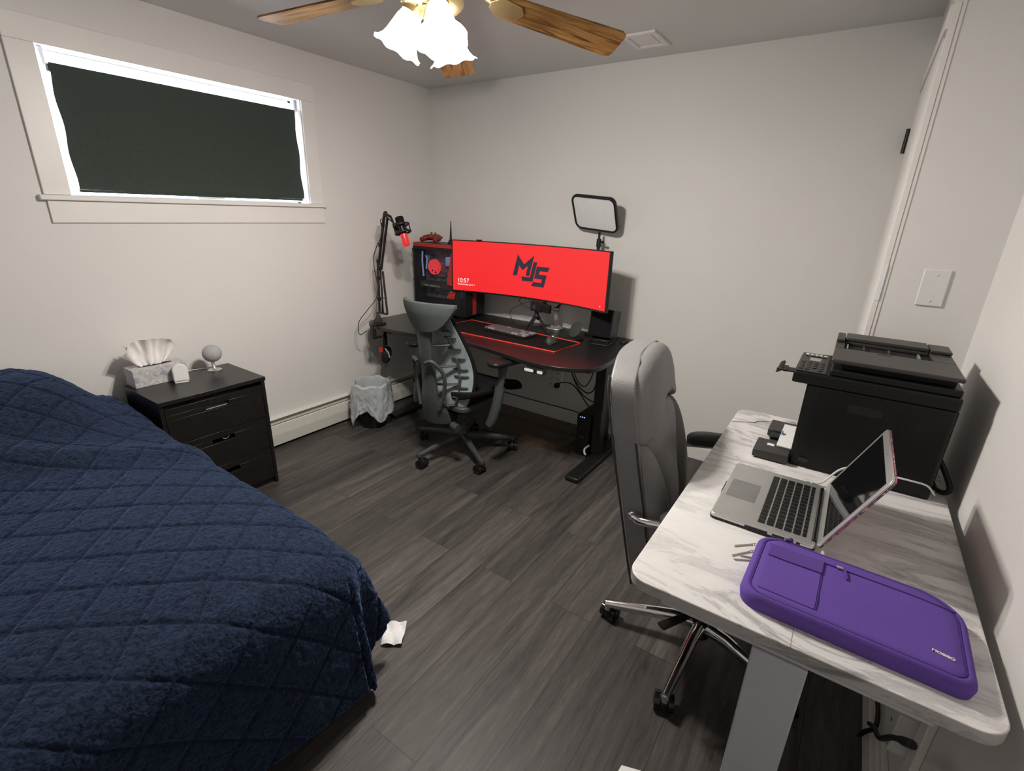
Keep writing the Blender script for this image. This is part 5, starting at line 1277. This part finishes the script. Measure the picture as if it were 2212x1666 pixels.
# laptop
LP = thing('laptop', 'open silver laptop with a black screen on the white table', 'laptop', (2.868, -1.786, TZ))
X0, X1, Y0, Y1 = -0.1135, 0.1135, -0.1625, 0.1625
MB().prism(rrect(X0, X1, Y0, Y1, 0.012), 0.003, 0.0145).build('base', M['silver'], LP, bevel=0.0025, seg=3)
MB().prism(rrect(X0 - 0.0015, X1 + 0.001, Y0 - 0.0015, Y1 + 0.0015, 0.013), 0.0, 0.006).bx(X0 + 0.08, X0 + 0.13, Y0 - 0.002, Y0 - 0.0005, 0.0, 0.012).bx(X0 - 0.0025, X0 - 0.001, -0.03, 0.03, 0.0, 0.012).build('hard_case', M['black_plastic'], LP, bevel=0.001)
MB().bx(X0 + 0.012, X0 + 0.083, -0.052, 0.052, 0.01452, 0.0149).build('trackpad', mat('glass_trackpad', (0.42, 0.42, 0.415), 0.30, 0.8), LP, bevel=0.0003)
MB().bx(X0 + 0.100, X0 + 0.213, -0.140, 0.140, 0.01452, 0.01475).build('keyboard_well', M['silver'], LP, smooth=False)
# keys: rows run along y; the far-left column of the layout is towards +y
rows = [[1.25, 1, 1, 1.0] and [1, 1, 1, 1.25, 5.0, 1.25, 1, 0.95, 0.95, 0.95], [2.25] + [1] * 10 + [2.2], [1.7] + [1] * 11 + [1.7], [1.5] + [1] * 12 + [1.0], [1] * 13 + [1.5], [1.03] * 14]
lproto = {}
x = X0 + 0.1035
for ri, ws in enumerate(rows):
    kh = 0.0155 if ri < 5 else 0.0085
    tot = sum(ws); u = 0.274 / tot; y = 0.137
    for wd_ in ws:
        kw = wd_ * u - 0.0028
        kk = (round(kw, 4), kh)
        loc = (x + kh / 2, y - wd_ * u / 2, 0.01478)
        if kk not in lproto:
            lproto[kk] = MB().bx(-kh / 2, kh / 2, -kw / 2, kw / 2, 0, 0.0013).build('key', M['black_key'], LP, bevel=0.0006); lproto[kk].location = loc
        else: pcopy(lproto[kk], LP, loc)
        y -= wd_ * u
    x += kh + 0.0035
MB().cyl((X1 - 0.004, -0.14, 0.0135), (X1 - 0.004, 0.14, 0.0135), 0.0055, n=14).build('hinge', M['black_gloss'], LP)
for y0_, y1_, z1_ in ((0.055, 0.085, .010), (0.018, 0.034, .011), (-0.002, 0.010, .011)):
    pass
for x0_, x1_ in ((0.040, 0.066), (0.072, 0.085), (0.090, 0.098)):
    MB().bx(X0 + x0_ + 0.10, X0 + x1_ + 0.10, Y0 - 0.0019, Y0 - 0.0002, 0.008, 0.0115).build('port', M['dark_hole'], LP)
LX = T(X1 + 0.001, 0, 0.0135) @ RY(24.5)
MB().prism([(p[0], p[1]) for p in rrect(0.002, 0.225, Y0, Y1, 0.012)], -0.0055, 0.0, LX @ RY(-90) ).build('lid', M['silver'], LP, bevel=0.0015)
MB().prism(rrect(0.001, 0.2265, Y0 - 0.0015, Y1 + 0.0015, 0.013), -0.0085, -0.0057, LX @ RY(-90)).build('floral_shell', M['floral'], LP, bevel=0.001)
MB().prism(rrect(0.024, 0.208, Y0 + 0.016, Y1 - 0.016, 0.001), 0.0001, 0.0006, LX @ RY(-90)).build('screen', M['dark_screen'], LP, smooth=False)
MB().prism(rrect(0.215, 0.2165, -0.002, 0.002, 0.0005), 0.0001, 0.0006, LX @ RY(-90)).build('webcam', M['dark_hole'], LP, smooth=False)
MB().bx(X1 - 0.044, X1 - 0.022, Y1 + 0.0016, Y1 + 0.012, 0.004, 0.011).build('charger_plug', M['silver'], LP, bevel=0.001)
MB().ball((X1 - 0.033, Y1 + 0.007, 0.0112), 0.0012, 8).build('charge_light', M['led_green'], LP)
o = MB().tube(catmull([(2.955, -1.612, TZ + 0.008), (2.975, -1.595, TZ + 0.012), (3.01, -1.560, TZ + 0.050), (3.06, -1.535, TZ + 0.062), (3.12, -1.530, TZ + 0.055), (3.165, -1.530, TZ + 0.055), (3.205, -1.512, TZ + 0.045), (3.228, -1.495, TZ + 0.018), (3.234, -1.45, TZ + 0.006), (3.245, -1.40, TZ + 0.0035)], 8), 0.0026, 8).build('charging_cable', M['white_cable']); tag(o, 'white charging cable running from the laptop past the printer', 'cable')
o = MB().tube(catmull([(2.668, -1.262, TZ + 0.0022), (2.70, -1.245, TZ + 0.0022), (2.735, -1.225, TZ + 0.0022), (2.745, -1.205, TZ + 0.0022), (2.77, -1.185, TZ + 0.0022), (2.80, -1.17, TZ + 0.0022)], 8), 0.0018, 6).build('thin_wire', M['white_cable']); tag(o, 'thin white wire crossing the table corner by the paper tray', 'cable')

# laptop sleeve
SL_ = thing('laptop_sleeve', 'purple zipped laptop sleeve lying on the near end of the white table', 'laptop sleeve', (3.048, -2.106, TZ), rz=-1.5)
hx, hy, Th = 0.178, 0.116, 0.036
def slv(u, v):
    # superellipse tube: u around the rim section, v unused -> handled with a grid over the top
    return None
def topz(x, y):
    e = max(abs(x) / hx, abs(y) / hy)
    z = Th * (1 - 0.10 * (abs(x) / hx) ** 4 - 0.08 * (abs(y) / hy) ** 4)
    z += 0.003 * noise.noise(Vector((x * 9, y * 11, 2))) + 0.0015 * math.sin(x * 21 + y * 9)
    z -= 0.006 * math.exp(-((x - 0.09) ** 2 / 0.006 + (y + 0.05) ** 2 / 0.002)) * 0.7
    return z
ring = []
for cx_, cy_, a0, rr_ in ((hx, hy, 0, 0.062), (-hx, hy, 90, 0.034), (-hx, -hy, 180, 0.036), (hx, -hy, 270, 0.024)):
    sx_, sy_ = math.copysign(1, cx_), math.copysign(1, cy_)
    for i in range(11):
        a_ = math.radians(a0 + 9 * i)
        x_, y_ = cx_ - sx_ * rr_ + rr_ * math.cos(a_), cy_ - sy_ * rr_ + rr_ * math.sin(a_)
        ring.append((x_, y_ - 0.010 * max(0, x_ / hx) ** 2 * (y_ > 0)))
def slz(s, k, zf): return [(x * s, y * s, zf(x * s, y * s)) for x, y in ring]
mb = MB(); vs = []; n_ = len(ring)
lev = [(0.955, 0.0), (0.985, 0.004), (1.0, 0.5), (0.992, 0.75), (0.972, 0.92), (0.95, 0.985), (0.93, 1.0)]
for s, h in lev:
    for x, y in ring: vs.append((x * s, y * s, 0.0004 + (topz(x * s, y * s) if h > 0.3 else Th) * h))
for s in (0.918, 0.905):      # seam groove
    for x, y in ring: vs.append((x * s, y * s, topz(x * s, y * s) - 0.0022))
for s in (0.89, 0.8, 0.68, 0.55, 0.42, 0.28, 0.14):
    for x, y in ring: vs.append((x * s, y * s, topz(x * s, y * s)))
vs.append((0, 0, topz(0, 0)))
K_ = len(lev) + 2 + 7
fs = [(k * n_ + j, k * n_ + (j + 1) % n_, (k + 1) * n_ + (j + 1) % n_, (k + 1) * n_ + j) for k in range(K_ - 1) for j in range(n_)]
fs += [((K_ - 1) * n_ + j, (K_ - 1) * n_ + (j + 1) % n_, K_ * n_) for j in range(n_)] + [tuple(range(n_))[::-1]]
mb.add(vs, fs).build('body', M['purple'], SL_, ang=75)
MB().tube([(x * 0.911, y * 0.911, topz(x * .911, y * .911) - 0.0012) for x, y in ring], 0.0014, 6, closed=True).build('piping', M['purple_dark'], SL_)
def patch(x0, x1, y0, y1, off, th, m, name, nx=20, ny=10):
    def f(u, v):
        x = lerp(x0, x1, u); y = lerp(y0, y1, v)
        return (x, y, topz(x, y) + off + th), (0, 0, 1)
    return MB().sheet(f, nx, ny, th).build(name, m, SL_, bevel=0.0012)
patch(-0.148, -0.052, -0.088, 0.076, 0.0004, 0.0012, M['purple'], 'pocket')
patch(-0.150, -0.050, 0.028, 0.072, 0.0018, 0.003, M['violet_flap'], 'pocket_flap')
def line(pts, r, m, name):
    return MB().tube([(x, y, topz(x, y) + 0.0006) for x, y in pts], r, 6).build(name, m, SL_)
line([(lerp(-0.050, -0.050, i / 12), lerp(0.076, -0.088, i / 12)) for i in range(13)], 0.0013, M['purple_dark'], 'pocket_seam')
line([(lerp(-0.152, 0.160, i / 30), 0.0765 - 0.010 * (i / 30)) for i in range(31)], 0.0013, M['purple_dark'], 'zip_line')
zx, zy = -0.022, 0.072
MB().box((zx, zy, topz(zx, zy) + 0.003), (0.012, 0.006, 0.004)).build('zip_slider', M['silver'], SL_, bevel=0.001)
MB().tube([(zx + 0.006, zy, topz(zx, zy) + 0.006), (zx + 0.010, zy - 0.014, topz(zx, zy) + 0.004), (zx + 0.014, zy - 0.032, topz(zx, zy) + 0.0022)], [0.0018, 0.0028, 0.0024], 8).build('zip_pull', M['violet_flap'], SL_)
for (yy, dy, zz, dx) in ((0.062, -0.020, 0.026, -0.036), (0.048, -0.030, 0.016, -0.034)):
    xx = -hx - 0.002
    MB().tube([(xx, yy, zz), (xx + dx, yy + dy, zz - 0.010)], 0.0042, 8, flat=(1, .45)).lathe([(0.0045, -0.001), (0.0058, 0), (0.0045, 0.001), (0.0038, 0)], 12, T(xx + 0.001, yy, zz), closed=True).build('zip_tag', mat('nickel_zip_tag', (0.55, 0.50, 0.42), 0.3, 0.9), SL_)
MB().ball((-0.118, hy - 0.002, 0.036), 0.0055, 12).tube([(-0.128, hy - 0.006, 0.034), (-0.118, hy - 0.002, 0.036)], 0.0035, 8).build('zip_stop', M['violet_flap'], SL_)
text('brand_lettering', 'MOSISO', 0.0085, M['logo_white'], T(0.118, -0.066, topz(0.13, -0.066) + 0.0012) @ RZ(-9), SL_, depth=0.0004, bold=0.0003)

# things low on the right wall, under the table
OA = thing('wall_adapter', 'white socket adapter low on the right wall under the table', 'outlet', (RX1, -1.79, 0.33))
MB().bx(-0.045, -0.0002, -0.065, 0.065, -0.060, 0.060).build('body', M['white_plastic'], OA, bevel=0.004)
MB().bx(-0.0462, -0.0451, 0.030, 0.040, 0.008, 0.011).bx(-0.0462, -0.0451, -0.020, -0.017, -0.01, 0.002).build('socket', M['dark_hole'], OA)
o = MB().tube(catmull([(3.262, -1.45, 0.1265), (3.262, -1.53, 0.126), (3.262, -1.60, 0.1255), (3.255, -1.645, 0.120), (3.240, -1.635, 0.080), (3.236, -1.61, 0.030)], 7), 0.0065, 8).build('hanging_cord', M['cable']); tag(o, 'black cord along the top of the right baseboard under the table', 'cable')
o = MB().tube(catmull([(3.240, -1.648, 0.128), (3.238, -1.72, 0.190), (3.230, -1.82, 0.262), (3.222, -1.935, 0.392), (3.220, -2.01, 0.468)], 7), 0.0065, 8).tube([(3.220, -2.008, 0.466), (3.220, -2.065, 0.522)], 0.0095, 8).build('trailing_cord', M['cable']); tag(o, 'black cord end with a plug arching up beside the wall adapter', 'cable')

WB = MB().prism([(0, 0), (0.05, 0.018), (0.078, -0.02), (0.072, -0.055), (-0.004, -0.055)], 0.0, 0.05)
o = WB.build('white_carton', M['paper'], loc=(2.680, -2.128, 0), bevel=0.002); tag(o, 'small white carton on the floor at the bottom edge', 'carton')
